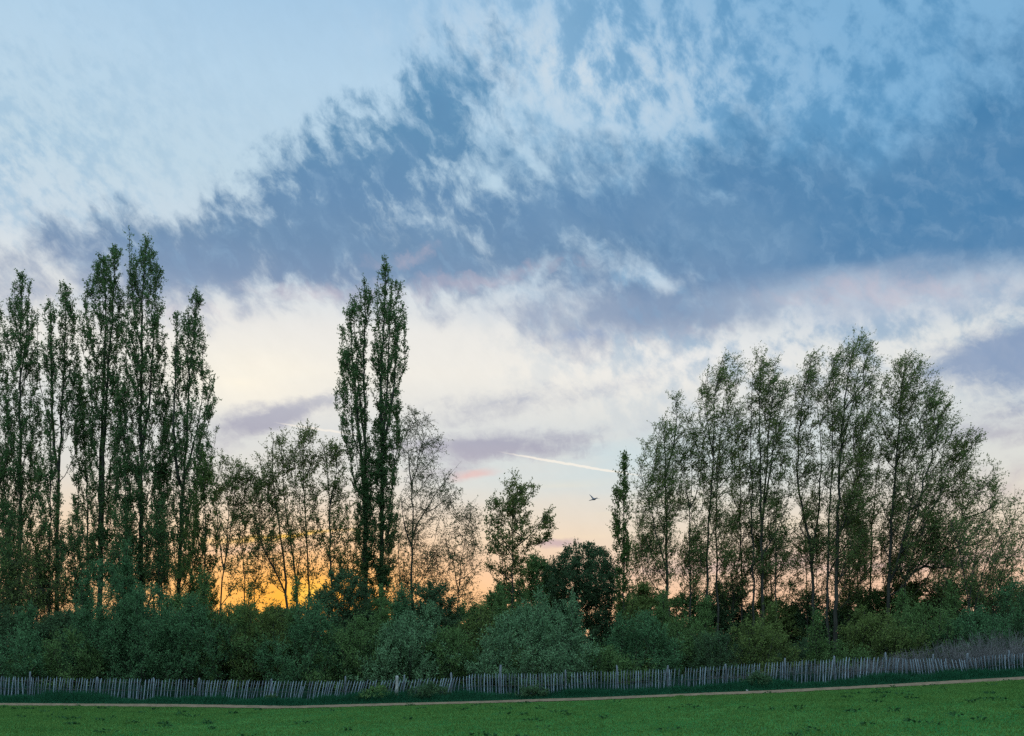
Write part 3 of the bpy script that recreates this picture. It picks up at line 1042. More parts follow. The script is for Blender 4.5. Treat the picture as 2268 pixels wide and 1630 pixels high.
PG = "lombardy poplars"
D = 52.0
tree("poplar", "narrow poplar cut in half by the frame's edge", "tree", "poplar", D, [(660, -18, 2), (740, -30, 8), (843, -40, 20), (960, -45, 28), (1150, -45, 34), (1360, -45, 30)], [([(-12, 1400), (-12, 1100), (-12, 700)], 16)], "poplar", group=PG, seed=1)
tree("poplar", "poplar with three close spiky tips, first whole one from the frame's edge", "tree", "poplar", D, [(612, 42, 50), (640, 33, 68), (676, 18, 74), (760, 8, 80), (843, 26, 92), (960, 4, 100), (1100, 4, 100), (1250, 6, 100), (1380, 10, 92)], [([(40, 1400), (44, 1100), (46, 900), (46, 640)], 17), ([(45, 830), (60, 740), (65, 630)], 6)], "poplar", group=PG, seed=2)
tree("poplar", "poplar whose trunk forks into two separate slim spires with sky between them", "tree", "poplar", D, [(622, 137, 141), (660, 128, 165), (700, 126, 167), (760, 130, 172), (815, 130, 176), (880, 134, 186), (960, 128, 196)], [([(124, 1400), (126, 1150), (130, 1040), (136, 940), (142, 800), (146, 640)], 17), ([(127, 1050), (117, 950), (113, 800), (111, 665)], 11), ([(118, 960), (100, 880), (93, 790), (90, 700)], 4)], "poplar", group=PG, seed=3)
tree("poplar", "short leafy poplar shoot filling the gap below the forked spires", "tree", "poplar", D - 1, [(660, 108, 113), (700, 98, 124), (780, 92, 124), (860, 96, 122), (930, 100, 124), (1050, 82, 128), (1200, 84, 150), (1340, 84, 150)], [([(108, 1400), (110, 1150), (113, 900), (111, 690)], 7)], "poplar", group=PG, seed=33)
tree("poplar", "slim poplar with a bent dark stem between the forked poplar and the twin-trunked poplar", "tree", "poplar", D + 1, [(790, 168, 172), (840, 160, 184), (920, 158, 200), (1050, 160, 208), (1200, 150, 214), (1350, 148, 212)], [([(196, 1400), (194, 1240), (192, 1110), (184, 960), (172, 810)], 10)], "poplar", group=PG, seed=4)
tree("poplar", "broad tall poplar with twin trunks rising side by side to a pair of tips", "tree", "poplar", D, [(546, 255, 262), (556, 222, 264), (580, 214, 268), (620, 196, 270), (698, 182, 275), (743, 178, 272), (815, 186, 264), (900, 190, 266), (1000, 196, 262), (1150, 200, 262), (1300, 200, 264)], [([(217, 1400), (220, 1324), (227, 1102), (228, 1000), (238, 843), (248, 700), (257, 560)], 20), ([(219, 1250), (212, 1100), (216, 960), (222, 843), (226, 700), (226, 568)], 15)], "poplar", group=PG, seed=5)
tree("poplar", "tallest poplar of all, one thick trunk and a separate thin spike beside its tip", "tree", "poplar", D, [(524, 322, 328), (545, 312, 334), (587, 281, 360), (650, 280, 363), (704, 276, 368), (760, 264, 372), (843, 256, 364), (950, 252, 372), (1100, 256, 372), (1300, 260, 370)], [([(310, 1400), (312, 1330), (314, 1100), (312, 907), (311, 800), (318, 640), (325, 535)], 21), ([(313, 1000), (330, 880), (338, 740), (340, 620)], 9), ([(312, 760), (302, 640), (299, 528)], 5), ([(313, 1040), (296, 900), (288, 760)], 8)], "poplar", group=PG, seed=6)
tree("poplar", "low bushy poplar shoot in the gap just before the tallest poplar", "tree", "poplar", D - 1, [(840, 274, 278), (900, 258, 290), (1000, 252, 296), (1150, 248, 300), (1320, 246, 300)], [([(272, 1400), (274, 1150), (276, 860)], 8)], "poplar", group=PG, seed=7)
tree("poplar", "spreading poplar with a stepped outline, last of the row before the open sunset sky", "tree", "poplar", D, [(645, 434, 439), (665, 422, 444), (704, 388, 450), (787, 384, 456), (854, 382, 478), (907, 374, 478), (963, 370, 480), (1046, 376, 470), (1120, 380, 440), (1300, 384, 424)], [([(392, 1400), (394, 1324), (402, 1102), (414, 960), (420, 840), (430, 740), (436, 660)], 17), ([(400, 1090), (396, 960), (398, 850), (402, 740)], 12), ([(405, 1080), (436, 960), (455, 860)], 8)], "poplar", group=PG, seed=8)
tree("poplar", "slight poplar stem crowded between the tallest poplar and the stepped poplar", "tree", "poplar", D + 1, [(845, 366, 370), (900, 352, 384), (1000, 348, 386), (1150, 340, 384), (1320, 340, 380)], [([(358, 1400), (360, 1150), (368, 870)], 8)], "poplar", group=PG, seed=9)
tree("poplar", "bright green young poplar clump at the foot of the stepped poplar", "tree", "poplar", D - 2, [(990, 448, 456), (1040, 434, 482), (1120, 424, 492), (1230, 416, 488), (1340, 420, 486)], [([(455, 1400), (455, 1200), (453, 1010)], 8), ([(450, 1330), (440, 1150)], 5)], "poplar_warm", group=PG, seed=10)
tree("poplar", "ragged poplar with two uneven spires, the shorter of the central pair", "tree", "poplar", D - 2, [(613, 805, 809), (652, 794, 823), (672, 770, 822), (700, 764, 816), (754, 752, 814), (816, 744, 814), (846, 740, 818), (903, 742, 824), (954, 756, 828), (1020, 772, 830), (1060, 774, 828), (1168, 786, 826), (1300, 794, 826)], [([(810, 1400), (809, 1250), (810, 1000), (806, 850), (808, 740), (808, 625)], 19), ([(809, 1130), (796, 980), (784, 850), (772, 690)], 12), ([(808, 1000), (796, 900), (786, 780), (780, 676)], 8)], "poplar", group=PG, seed=11, leafmul=1.05)
tree("poplar", "tall full poplar, the higher of the central pair, its trunk wrapped in ivy", "tree", "poplar", D - 2, [(573, 851, 857), (600, 842, 866), (629, 832, 886), (698, 829, 902), (767, 822, 902), (816, 820, 898), (890, 830, 892), (960, 826, 896), (1040, 830, 890), (1168, 832, 884), (1300, 828, 866)], [([(843, 1400), (843, 1306), (846, 1168), (846, 1000), (844, 850), (850, 700), (854, 585)], 21), ([(846, 1020), (858, 880), (862, 740), (868, 640)], 10), ([(848, 1000), (874, 860), (884, 720)], 9)], "poplar", group=PG, seed=12, leafmul=1.05)
for (xa, ya, yb, wd, sd, lab, own) in [(811, 1000, 1395, 22, 401, "ivy", "shorter"), (846, 940, 1395, 24, 402, "ivy", "taller")]:
    tree("ivy", "dense dark ivy climbing the lower trunk of the %s central poplar" % own, "ivy", "dome", D - 2.1, [(ya, xa - 6, xa + 6), (ya + 90, xa - wd, xa + wd), (1200, xa - wd * 1.15, xa + wd * 1.15), (yb, xa - wd, xa + wd)], [([(xa, 1400), (xa + 1, 1150), (xa, ya + 20)], 8)], "poplar", seed=sd, dens=0.30, slope=1.0, group="ivy on the central poplars", parts=("stem", "foliage"), depth_ratio=0.6)
tree("poplar", "small solitary columnar poplar beside the flying bird", "tree", "poplar", 44.0, [(1013, 1381, 1385), (1040, 1374, 1390), (1067, 1362, 1394), (1137, 1357, 1398), (1220, 1362, 1394), (1276, 1364, 1390), (1330, 1366, 1410), (1390, 1366, 1404)], [([(1381, 1400), (1382, 1248), (1381, 1120), (1383, 1030)], 9)], "poplar_warm", group=PG, seed=13, dens=1.7, gap=0.0, slope=2.2)

# slender trees before the sunset
SG = "slender trees against the sunset"
Y2 = 48.0
tree("slender_tree", "thin pale double-stemmed tree next to the bright green poplar clump", "tree", "alder", Y2, [(1008, 494, 500), (1020, 486, 530), (1060, 480, 548), (1150, 476, 552), (1240, 482, 545), (1310, 490, 530)], [([(488, 1360), (488, 1321), (500, 1240), (511, 1183), (520, 1100), (524, 1025)], 8), ([(492, 1260), (482, 1140), (478, 1060)], 5), ([(500, 1250), (503, 1130), (497, 1020)], 5)], "alder", BARK_WARM, SG, 20, 0.95)
tree("slender_tree", "spindly tree of two bare bowed stems in the yellow glow", "tree", "alder", Y2, [(1040, 530, 570), (1090, 530, 600), (1160, 526, 610), (1240, 530, 600), (1320, 530, 600)], [([(546, 1360), (545, 1336), (540, 1250), (536, 1198), (538, 1120), (548, 1050)], 6), ([(560, 1327), (568, 1250), (571, 1190), (570, 1100)], 5)], "alder", BARK_WARM, SG, 21, 0.75)
tree("slender_tree", "broad fan-shaped tree with stems splaying up from one foot in the glow", "tree", "alder", Y2, [(955, 619, 632), (985, 592, 660), (1000, 578, 652), (1076, 556, 652), (1137, 550, 652), (1200, 562, 664), (1290, 590, 670)], [([(638, 1360), (637, 1339), (629, 1250), (617, 1160), (604, 1080), (600, 1000), (606, 970)], 12), ([(636, 1310), (600, 1238), (577, 1192), (566, 1110), (560, 1050)], 6), ([(661, 1345), (650, 1235), (636, 1140), (626, 1076), (624, 975)], 10), ([(655, 1290), (668, 1200), (664, 1120)], 4)], "alder", BARK_WARM, SG, 22, 1.0)
tree("slender_tree", "straight slim tree with a small dark rounded top, right over the sun", "tree", "alder", Y2, [(938, 676, 684), (954, 662, 699), (1000, 640, 708), (1046, 642, 714), (1110, 652, 716), (1190, 656, 712), (1280, 660, 715)], [([(684, 1360), (684, 1315), (680, 1168), (672, 1076), (674, 960)], 9), ([(682, 1330), (700, 1250), (716, 1180)], 4), ([(672, 1080), (656, 1020)], 4)], "alder", BARK_WARM, SG, 23, 0.95)
tree("slender_tree", "narrow dark-trunked tree standing out of the dark rounded bush", "tree", "alder", Y2, [(980, 714, 720), (984, 744, 752), (1000, 704, 758), (1076, 706, 772), (1137, 712, 776), (1230, 716, 770), (1300, 722, 765)], [([(736, 1360), (735, 1275), (733, 1170), (730, 1107), (724, 1030), (718, 990)], 11), ([(732, 1130), (745, 1060), (750, 992)], 6)], "alder", BARK, SG, 24, 1.05)
tree("slender_tree", "tall airy tree with drooping sprays on a long outstretched limb", "tree", "birch", Y2, [(903, 918, 926), (930, 888, 958), (970, 884, 976), (1010, 886, 974), (1050, 888, 984), (1080, 890, 1020), (1115, 886, 1005), (1170, 890, 990), (1260, 885, 960), (1320, 880, 950)], [([(912, 1380), (912, 1315), (911, 1220), (915, 1168), (912, 1107), (920, 1046), (932, 1000), (938, 960)], 12), ([(914, 1090), (906, 1020), (903, 970)], 6), ([(913, 1190), (943, 1137), (974, 1088), (1004, 1050)], 6), ([(911, 1215), (896, 1168), (890, 1100)], 6)], "birch", BARK, SG, 25, 0.85)
tree("slender_tree", "wispy low tree with a thin leaning stem before the orange horizon", "tree", "birch", Y2, [(1108, 1034, 1044), (1130, 1000, 1066), (1180, 972, 1070), (1230, 918, 1060), (1290, 925, 1070), (1330, 940, 1080)], [([(1012, 1370), (1014, 1318), (1021, 1248), (1030, 1193), (1042, 1151), (1044, 1120)], 6), ([(1016, 1300), (1000, 1240), (985, 1190)], 4), ([(962, 1350), (955, 1280), (945, 1230)], 5), ([(1018, 1290), (1050, 1262), (1068, 1240)], 3)], "birch", BARK, SG, 26, 0.85)
tree("maple", "small conical maple with one side branch reaching out over the bushes", "tree", "maple", 44.0, [(1043, 1138, 1144), (1062, 1118, 1168), (1090, 1080, 1184), (1131, 1074, 1178), (1170, 1072, 1180), (1209, 1062, 1172), (1234, 1064, 1168), (1290, 1080, 1150)], [([(1134, 1390), (1135, 1318), (1134, 1248), (1135, 1193), (1134, 1109), (1140, 1055)], 10), ([(1137, 1230), (1166, 1198), (1199, 1159), (1210, 1140)], 5), ([(1134, 1230), (1104, 1180), (1086, 1140)], 5)], "alder", BARK, None, 27, 0.9)
tree("maple", "stray side bough of the small maple, holding a tuft of leaves clear of the crown", "tree", "maple", 44.4, [(1137, 1206, 1213), (1160, 1180, 1230), (1180, 1172, 1224), (1205, 1160, 1206)], [([(1150, 1390), (1150, 1260), (1166, 1205), (1195, 1165), (1209, 1143)], 4)], "alder", BARK, None, 28, 0.95)

# willows at the right
WG = "tall windblown willows"
Y3 = 46.0
tree("willow", "leafy willow with a forked trunk, first of the windblown row, bulging to one side", "tree", "willow", Y3, [(880, 1491, 1497), (904, 1480, 1516), (937, 1454, 1522), (976, 1436, 1518), (1018, 1418, 1516), (1060, 1408, 1512), (1115, 1406, 1508), (1171, 1410, 1496), (1270, 1418, 1490)], [([(1480, 1400), (1479, 1320), (1476, 1176), (1474, 1074), (1472, 1032), (1471, 948)], 15), ([(1473, 1050), (1486, 1008), (1496, 960), (1495, 890)], 8), ([(1476, 1260), (1450, 1190), (1438, 1120), (1426, 1060)], 6), ([(1477, 1290), (1440, 1230), (1422, 1180)], 4)], "willow", BARK, WG, 30, 1.0)
tree("willow", "sparse thin young willow, nearly bare, between the first two tall ones", "tree", "willow", Y3, [(950, 1530, 1536), (990, 1516, 1556), (1060, 1510, 1560), (1129, 1508, 1562), (1200, 1505, 1560), (1300, 1505, 1555)], [([(1530, 1400), (1529, 1330), (1526, 1176), (1527, 1129), (1533, 1060), (1533, 965)], 8), ([(1527, 1130), (1515, 1080), (1514, 1030)], 4), ([(1528, 1140), (1548, 1080), (1556, 1030)], 4)], "willow", BARK, WG, 31, 0.75)
tree("willow", "tall willow with wispy half-bare tips swept by the wind and two dark stems", "tree", "willow", Y3, [(779, 1596, 1602), (784, 1640, 1652), (800, 1578, 1642), (830, 1556, 1636), (870, 1544, 1632), (893, 1530, 1640), (960, 1532, 1636), (1020, 1545, 1622), (1100, 1560, 1616), (1250, 1560, 1610)], [([(1562, 1400), (1564, 1290), (1568, 1176), (1575, 1087), (1579, 1004), (1583, 920), (1590, 837), (1602, 790)], 11), ([(1592, 1400), (1590, 1290), (1589, 1171), (1591, 1060), (1598, 962), (1620, 865)], 9), ([(1579, 1010), (1560, 940), (1548, 880)], 5)], "willow", BARK, WG, 32, 0.92)
tree("willow", "slim inner willow stem between the wispy willow and the many-trunked one", "tree", "willow", Y3 + 1, [(900, 1630, 1640), (960, 1616, 1655), (1050, 1612, 1660), (1150, 1615, 1662), (1280, 1620, 1660)], [([(1644, 1400), (1643, 1280), (1640, 1143), (1637, 1004), (1633, 915)], 8)], "willow", BARK, WG, 33, 0.8)
tree("willow", "round-topped willow of several parallel trunks rising close together", "tree", "willow", Y3, [(781, 1676, 1686), (800, 1664, 1698), (830, 1652, 1748), (870, 1652, 1752), (920, 1652, 1750), (980, 1654, 1744), (1050, 1652, 1740), (1140, 1655, 1738), (1270, 1660, 1735)], [([(1672, 1400), (1670, 1300), (1666, 1165), (1664, 1060), (1660, 990), (1667, 920), (1668, 830)], 9), ([(1688, 1400), (1686, 1290), (1682, 1171), (1681, 1032), (1678, 940), (1682, 800)], 13), ([(1686, 1200), (1692, 1100), (1700, 1004), (1706, 920), (1714, 830)], 9), ([(1694, 1110), (1704, 1046), (1720, 934), (1738, 850)], 7), ([(1720, 1330), (1717, 1143), (1724, 1060), (1742, 990)], 7), ([(1690, 1230), (1720, 1170), (1740, 1100)], 5)], "willow", BARK, WG, 34, 0.95)
tree("willow", "willow with a strongly bowed dark trunk just before the tallest willow", "tree", "willow", Y3, [(779, 1797, 1803), (809, 1772, 1808), (851, 1760, 1812), (893, 1756, 1812), (940, 1756, 1810), (1010, 1758, 1806), (1100, 1760, 1806), (1250, 1770, 1820)], [([(1802, 1420), (1800, 1290), (1789, 1171), (1775, 1115), (1768, 1060), (1768, 976), (1778, 893), (1796, 790)], 13), ([(1796, 1260), (1812, 1130), (1818, 1010), (1808, 900)], 9)], "willow", BARK, WG, 35, 1.0)
tree("willow", "tallest windblown willow, a feathery plume streaming to one side over two long trunks", "tree", "willow", Y3 - 1, [(737, 1902, 1912), (767, 1856, 1918), (804, 1834, 1934), (851, 1816, 1932), (893, 1812, 1926), (934, 1812, 1930), (976, 1820, 1924), (1050, 1826, 1915), (1150, 1830, 1915), (1280, 1830, 1920)], [([(1849, 1460), (1850, 1400), (1853, 1176), (1857, 1060), (1864, 976), (1869, 893), (1880, 810), (1902, 748)], 16), ([(1836, 1430), (1838, 1300), (1842, 1171), (1849, 1018), (1846, 900), (1842, 830)], 11), ([(1853, 1210), (1875, 1130), (1900, 1060), (1915, 1000)], 6), ([(1864, 980), (1890, 900), (1912, 820)], 6)], "willow", BARK, WG, 36, 1.1, bias=(0.65, 0, 0.55), tl=(0.4, 0.95))
tree("willow", "thin willow sapling filling the gap behind the tallest willow", "tree", "willow", Y3 + 1, [(930, 1905, 1915), (980, 1890, 1932), (1060, 1884, 1940), (1160, 1884, 1945), (1290, 1885, 1940)], [([(1898, 1420), (1899, 1143), (1901, 1060), (1909, 950)], 6), ([(1926, 1420), (1933, 1171), (1946, 1060), (1954, 980)], 9)], "willow", BARK, WG, 37, 0.85)
tree("willow", "broad dense-crowned willow with a steep outline, last upright one of the row", "tree", "willow", Y3 - 1, [(782, 2004, 2013), (809, 1966, 2044), (851, 1954, 2062), (882, 1952, 2074), (920, 1948, 2100), (962, 1950, 2100), (1004, 1954, 2086), (1080, 1955, 2080), (1170, 1955, 2070), (1280, 1955, 2050)], [([(1963, 1440), (1966, 1320), (1974, 1143), (1980, 1060), (1988, 1004), (1992, 920), (2000, 837), (2008, 792)], 15), ([(1968, 1300), (1990, 1180), (2010, 1080), (2030, 980)], 8), ([(1984, 1040), (2020, 940), (2050, 880)], 6)], "willow", BARK, WG, 38, 1.1)
tree("willow", "low willow with two trunks leaning steeply outward over the scrub", "tree", "willow", Y3 - 1, [(943, 2132, 2138), (962, 2114, 2147), (982, 2096, 2163), (1018, 2088, 2150), (1038, 2090, 2198), (1090, 2080, 2200), (1125, 2070, 2212), (1180, 2050, 2190), (1260, 2030, 2150)], [([(1996, 1430), (1999, 1310), (2020, 1230), (2041, 1173), (2077, 1115), (2095, 1060), (2120, 970)], 9), ([(1992, 1290), (2016, 1171), (2047, 1115), (2074, 1060), (2090, 1010)], 8), ([(2030, 1200), (2090, 1140), (2150, 1100), (2195, 1060)], 5)], "willow", BARK, WG, 39, 1.0)
tree("willow", "bushy willow fanning many bare dark stems from one base near the frame's edge", "tree", "willow", 42.0, [(1096, 2248, 2254), (1110, 2200, 2258), (1150, 2130, 2262), (1200, 2090, 2258), (1260, 2080, 2256), (1330, 2085, 2250)], [([(2148, 1440), (2150, 1400), (2140, 1290), (2120, 1190), (2100, 1140)], 8), ([(2150, 1390), (2160, 1280), (2175, 1180), (2190, 1120)], 8), ([(2152, 1390), (2178, 1290), (2210, 1190), (2240, 1120)], 7), ([(2154, 1385), (2200, 1300), (2250, 1240)], 6), ([(2150, 1400), (2110, 1310), (2092, 1230)], 6), ([(2152, 1380), (2196, 1260), (2226, 1150)], 5)], "willow", BARK, WG, 40, 0.62, lpt=6)
tree("willow", "weeping yellow-green willow veiling the gloom under the first poplars", "tree", "birch", 50.0, [(1200, 20, 120), (1260, -40, 170), (1330, -50, 190), (1400, -50, 190)], [([(70, 1420), (72, 1330), (80, 1240)], 10), ([(70, 1360), (20, 1270)], 6), ([(74, 1360), (130, 1270)], 6)], "olive", BARK, None, 41, 1.2, bias=(0, 0, -0.9))

# young growth between the trunks
YG = "young trees between the tall trunks"
for i, (lab, x, top, hw, Yd, lf, sty) in enumerate([
        ("young tree filling the gap at the foot of the half-cut poplar", 22, 1130, 40, 50, "poplar", "alder"),
        ("young tree between the trunks of the first whole poplar and the forked poplar", 84, 1170, 36, 50.5, "poplar_warm", "alder"),
        ("young tree hiding the foot of the slim bent poplar", 168, 1130, 40, 50.5, "poplar", "alder"),
        ("young tree between the twin-trunked poplar and the tallest poplar", 268, 1120, 38, 50, "poplar", "alder"),
        ("young tree between the tallest poplar and the stepped poplar", 352, 1110, 36, 50.5, "poplar", "alder"),
        ("young bushy tree half screening the stepped poplar's trunk", 420, 1150, 40, 50, "poplar_warm", "alder"),
        ("young leafy tree crowding the central poplars on the sunset side", 772, 1150, 34, 49, "alder", "alder"),
        ("young leafy tree crowding the central poplars on the open-sky side", 884, 1130, 34, 49, "alder", "birch"),
        ("young willow under the bulging forked willow", 1424, 1120, 40, 47, "willow", "willow"),
        ("young willow under the sparse bare willow", 1536, 1170, 40, 47, "willow", "willow"),
        ("young willow between the wispy willow's stems and the many-trunked one", 1622, 1120, 40, 47, "willow", "willow"),
        ("young willow leafing among the parallel trunks", 1705, 1090, 48, 47.5, "olive", "willow"),
        ("young willow under the bowed dark trunk", 1786, 1110, 44, 47, "willow", "willow"),
        ("young willow screening the tallest willow's bare trunks", 1880, 1070, 50, 47, "willow", "willow"),
        ("young willow under the broad dense crown", 1990, 1100, 52, 47, "olive", "willow"),
        ("young willow below the outward-leaning trunks", 2078, 1130, 54, 46, "willow", "willow"),
        ("young willow sloping down to the frame's edge", 2200, 1205, 60, 44, "willow", "willow")]):
    jit = np.random.default_rng(700 + i).uniform(0.7, 1.2, 8)
    env = [(top, x - 4, x + 5), (top + 40, x - hw * 0.55 * jit[0], x + hw * 0.5 * jit[1]), (top + 95, x - hw * jit[2], x + hw * jit[3]), (1260, x - hw * jit[4], x + hw * jit[5]), (1340, x - hw * 0.8 * jit[6], x + hw * 0.8 * jit[7])]
    tree("young_tree", lab, "tree", sty, Yd, env, [([(x, 1420), (x + 2, 1300), (x - 3, 1220), (x + 1, top + 8)], 6), ([(x, 1330), (x + hw * 0.35, 1240), (x + hw * 0.5, 1180)], 4), ([(x, 1345), (x - hw * 0.4, 1250)], 4)], lf, BARK, YG, 700 + i, 0.8)

# ------------------------------------------------------------------ scrub
GB = "rounded scrub bushes behind the fence"


def bush(label, x, top, hw, Y, leaf, seed, style="scrub", skew=0.0, base=None, dens=1.0, nst=4, name="bush", group=GB, **kw):
    yb = HOR + (EYE - float(ground_z((x - CX) / F * Y))) / Y * F
    h = yb - top
    rng = np.random.default_rng(seed)
    x = x + rng.uniform(-6, 6)
    hw = hw * (1.25 if name == "bush" else 1.0)
    env = []
    for t, w in ((0.0, 0.10), (0.07, 0.30), (0.17, 0.52), (0.3, 0.78), (0.5, 1.0), (0.75, 1.0), (0.97, 0.85)) if style == "scrub" else ((0.0, 0.22), (0.06, 0.5), (0.16, 0.76), (0.3, 0.92), (0.5, 1.0), (0.75, 1.0), (0.97, 0.85)):
        jl, jr = rng.uniform(0.68, 1.25, 2) if style == "scrub" else rng.uniform(0.85, 1.12, 2)
        c = x + skew * (1 - t)
        env.append((top + t * h, c - hw * w * jl, c + hw * w * jr))
    stems = []
    for k in range(nst):
        a = (k + 0.5) / nst * 2 - 1
        stems.append(([(x + a * hw * 0.12, yb - 2), (x + a * hw * 0.35, yb - h * 0.4), (x + skew * 0.8 + a * hw * 0.5, top + h * (0.12 + 0.3 * a * a))], 4.5))
    tree(name, label, "bush", style, Y, env, stems, leaf, BARK, group, seed, dens, parts=("stem", "foliage"), **kw)


front = [
    ("low teal bush touching the frame's edge over the fence", 22, 1392, 88, 36, "teal"),
    ("rounded green bush between the edge bush and the tall teal sapling", 140, 1398, 84, 37, "green"),
    ("tall loose teal sapling bush rising in front of the twin-trunked poplar", 232, 1240, 62, 38, "teal"),
    ("teal bush in front of the tallest poplar's foot", 330, 1300, 84, 37.5, "teal"),
    ("dark blue-green bush below the stepped poplar", 425, 1330, 86, 37, "teal"),
    ("twiggy green bush under the slender double-stemmed tree", 510, 1342, 82, 38, "green"),
    ("olive bush beneath the fan-shaped tree in the glow", 600, 1342, 86, 39, "olive"),
    ("soft teal bush swelling before the dark dome bush", 690, 1338, 84, 37, "teal"),
    ("green bush below the central poplars, bramble at its foot", 795, 1374, 92, 36.5, "green"),
    ("bright teal-green bush behind the thick bark post", 905, 1370, 92, 36, "pale"),
    ("mottled green bush right of the bark post, under the airy tree", 1000, 1392, 78, 36.5, "green"),
    ("olive-tinted bush pressed against the pale willow bush", 1075, 1352, 80, 38.5, "olive"),
    ("big pale rounded willow bush, brightest in the whole scrub", 1190, 1322, 104, 35.5, "pale"),
    ("leafy teal bush below the dark hollow of the oak", 1335, 1440, 78, 35.5, "green"),
    ("pale spiky bush at the foot of the solitary columnar poplar", 1420, 1362, 84, 37, "teal"),
    ("dense green bush below the first forked willow", 1515, 1374, 84, 38, "green"),
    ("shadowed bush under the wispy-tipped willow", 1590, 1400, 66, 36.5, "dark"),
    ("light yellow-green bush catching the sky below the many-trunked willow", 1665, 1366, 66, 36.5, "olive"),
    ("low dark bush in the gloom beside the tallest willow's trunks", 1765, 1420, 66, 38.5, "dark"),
    ("small green bush at the very foot of the tallest willow", 1858, 1424, 60, 37, "green"),
    ("yellowish bush between the tallest and the dense-crowned willow", 1950, 1366, 82, 37.5, "olive"),
    ("green bush below the outward-leaning willow", 2045, 1340, 84, 38.5, "green"),
    ("dark bush wrapped round the base of the many-stemmed willow", 2150, 1352, 84, 38.5, "teal"),
    ("teal bush beyond the frame's edge past the edge bush", -130, 1380, 90, 37, "teal"),
    ("green bush beyond the frame's edge at the top of the slope", 2395, 1300, 90, 39, "green"),
    ("tall teal bush at the top of the slope against the frame's edge", 2262, 1270, 76, 40, "teal"),
]
for i, (lab, x, top, hw, Y, lf) in enumerate(front):
    bush(lab, x, top, hw, Y, lf, 200 + i, dens=0.8 if top > 1280 else 0.42)
back = [
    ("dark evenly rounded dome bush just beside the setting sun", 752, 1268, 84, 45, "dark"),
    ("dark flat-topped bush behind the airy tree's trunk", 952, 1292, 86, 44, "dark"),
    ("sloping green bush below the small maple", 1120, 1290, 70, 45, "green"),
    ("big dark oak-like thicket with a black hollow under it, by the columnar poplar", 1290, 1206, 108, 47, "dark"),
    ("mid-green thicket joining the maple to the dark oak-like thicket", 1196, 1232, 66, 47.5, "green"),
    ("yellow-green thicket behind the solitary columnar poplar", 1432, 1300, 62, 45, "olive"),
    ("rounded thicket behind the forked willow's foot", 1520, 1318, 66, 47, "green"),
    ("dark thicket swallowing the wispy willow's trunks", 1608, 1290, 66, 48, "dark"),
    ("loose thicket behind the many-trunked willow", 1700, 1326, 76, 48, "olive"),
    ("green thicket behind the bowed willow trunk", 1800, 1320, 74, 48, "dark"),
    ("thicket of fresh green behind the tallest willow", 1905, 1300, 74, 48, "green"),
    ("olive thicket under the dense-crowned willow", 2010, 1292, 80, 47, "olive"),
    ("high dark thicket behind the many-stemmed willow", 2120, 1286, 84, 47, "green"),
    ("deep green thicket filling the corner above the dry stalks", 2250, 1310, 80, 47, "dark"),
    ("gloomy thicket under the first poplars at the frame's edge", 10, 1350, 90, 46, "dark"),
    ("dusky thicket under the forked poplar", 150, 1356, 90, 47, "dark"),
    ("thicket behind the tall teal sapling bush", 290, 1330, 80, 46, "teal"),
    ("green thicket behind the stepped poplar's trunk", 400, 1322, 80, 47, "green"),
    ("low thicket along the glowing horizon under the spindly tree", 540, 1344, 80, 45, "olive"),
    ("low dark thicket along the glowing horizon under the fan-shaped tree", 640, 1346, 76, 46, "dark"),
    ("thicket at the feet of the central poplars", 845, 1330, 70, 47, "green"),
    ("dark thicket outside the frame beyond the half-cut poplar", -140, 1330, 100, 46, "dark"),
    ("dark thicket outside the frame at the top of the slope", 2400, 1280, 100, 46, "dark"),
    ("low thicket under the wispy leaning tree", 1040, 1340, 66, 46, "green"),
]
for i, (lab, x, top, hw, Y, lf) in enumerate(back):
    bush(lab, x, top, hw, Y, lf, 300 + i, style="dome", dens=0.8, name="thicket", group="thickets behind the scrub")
# a second line of growth that closes the horizon
for i, x in enumerate(range(-20, 2330, 160)):
    lab = "distant dim thicket closing the horizon, " + ["under the half-cut poplar", "under the forked poplar", "under the tallest poplar", "under the stepped poplar", "under the spindly tree", "under the round-topped slim tree", "under the central poplars", "under the airy tree", "under the small maple", "behind the dark oak-like thicket", "under the forked willow", "under the many-trunked willow", "under the bowed willow", "under the dense-crowned willow", "under the many-stemmed willow"][i]
    tree("thicket", lab, "bush", "dome", 56.0 + (i % 3) * 0.8, [([1372, 1366, 1360, 1352, 1352, 1356, 1345, 1352, 1345, 1330, 1340, 1345, 1340, 1335, 1330][i], x - 20, x + 26), (1385, x - 80, x + 78), (1430, x - 104, x + 104), (1500, x - 100, x + 100)], [([(x, 1505), (x, 1380)], 5), ([(x - 20, 1500), (x - 60, 1410)], 4), ([(x + 20, 1500), (x + 60, 1410)], 4)], ["dark", "green", "olive"][(i * 2) % 3], BARK, "distant thickets on the horizon", 800 + i, 0.55, parts=("stem", "foliage"))
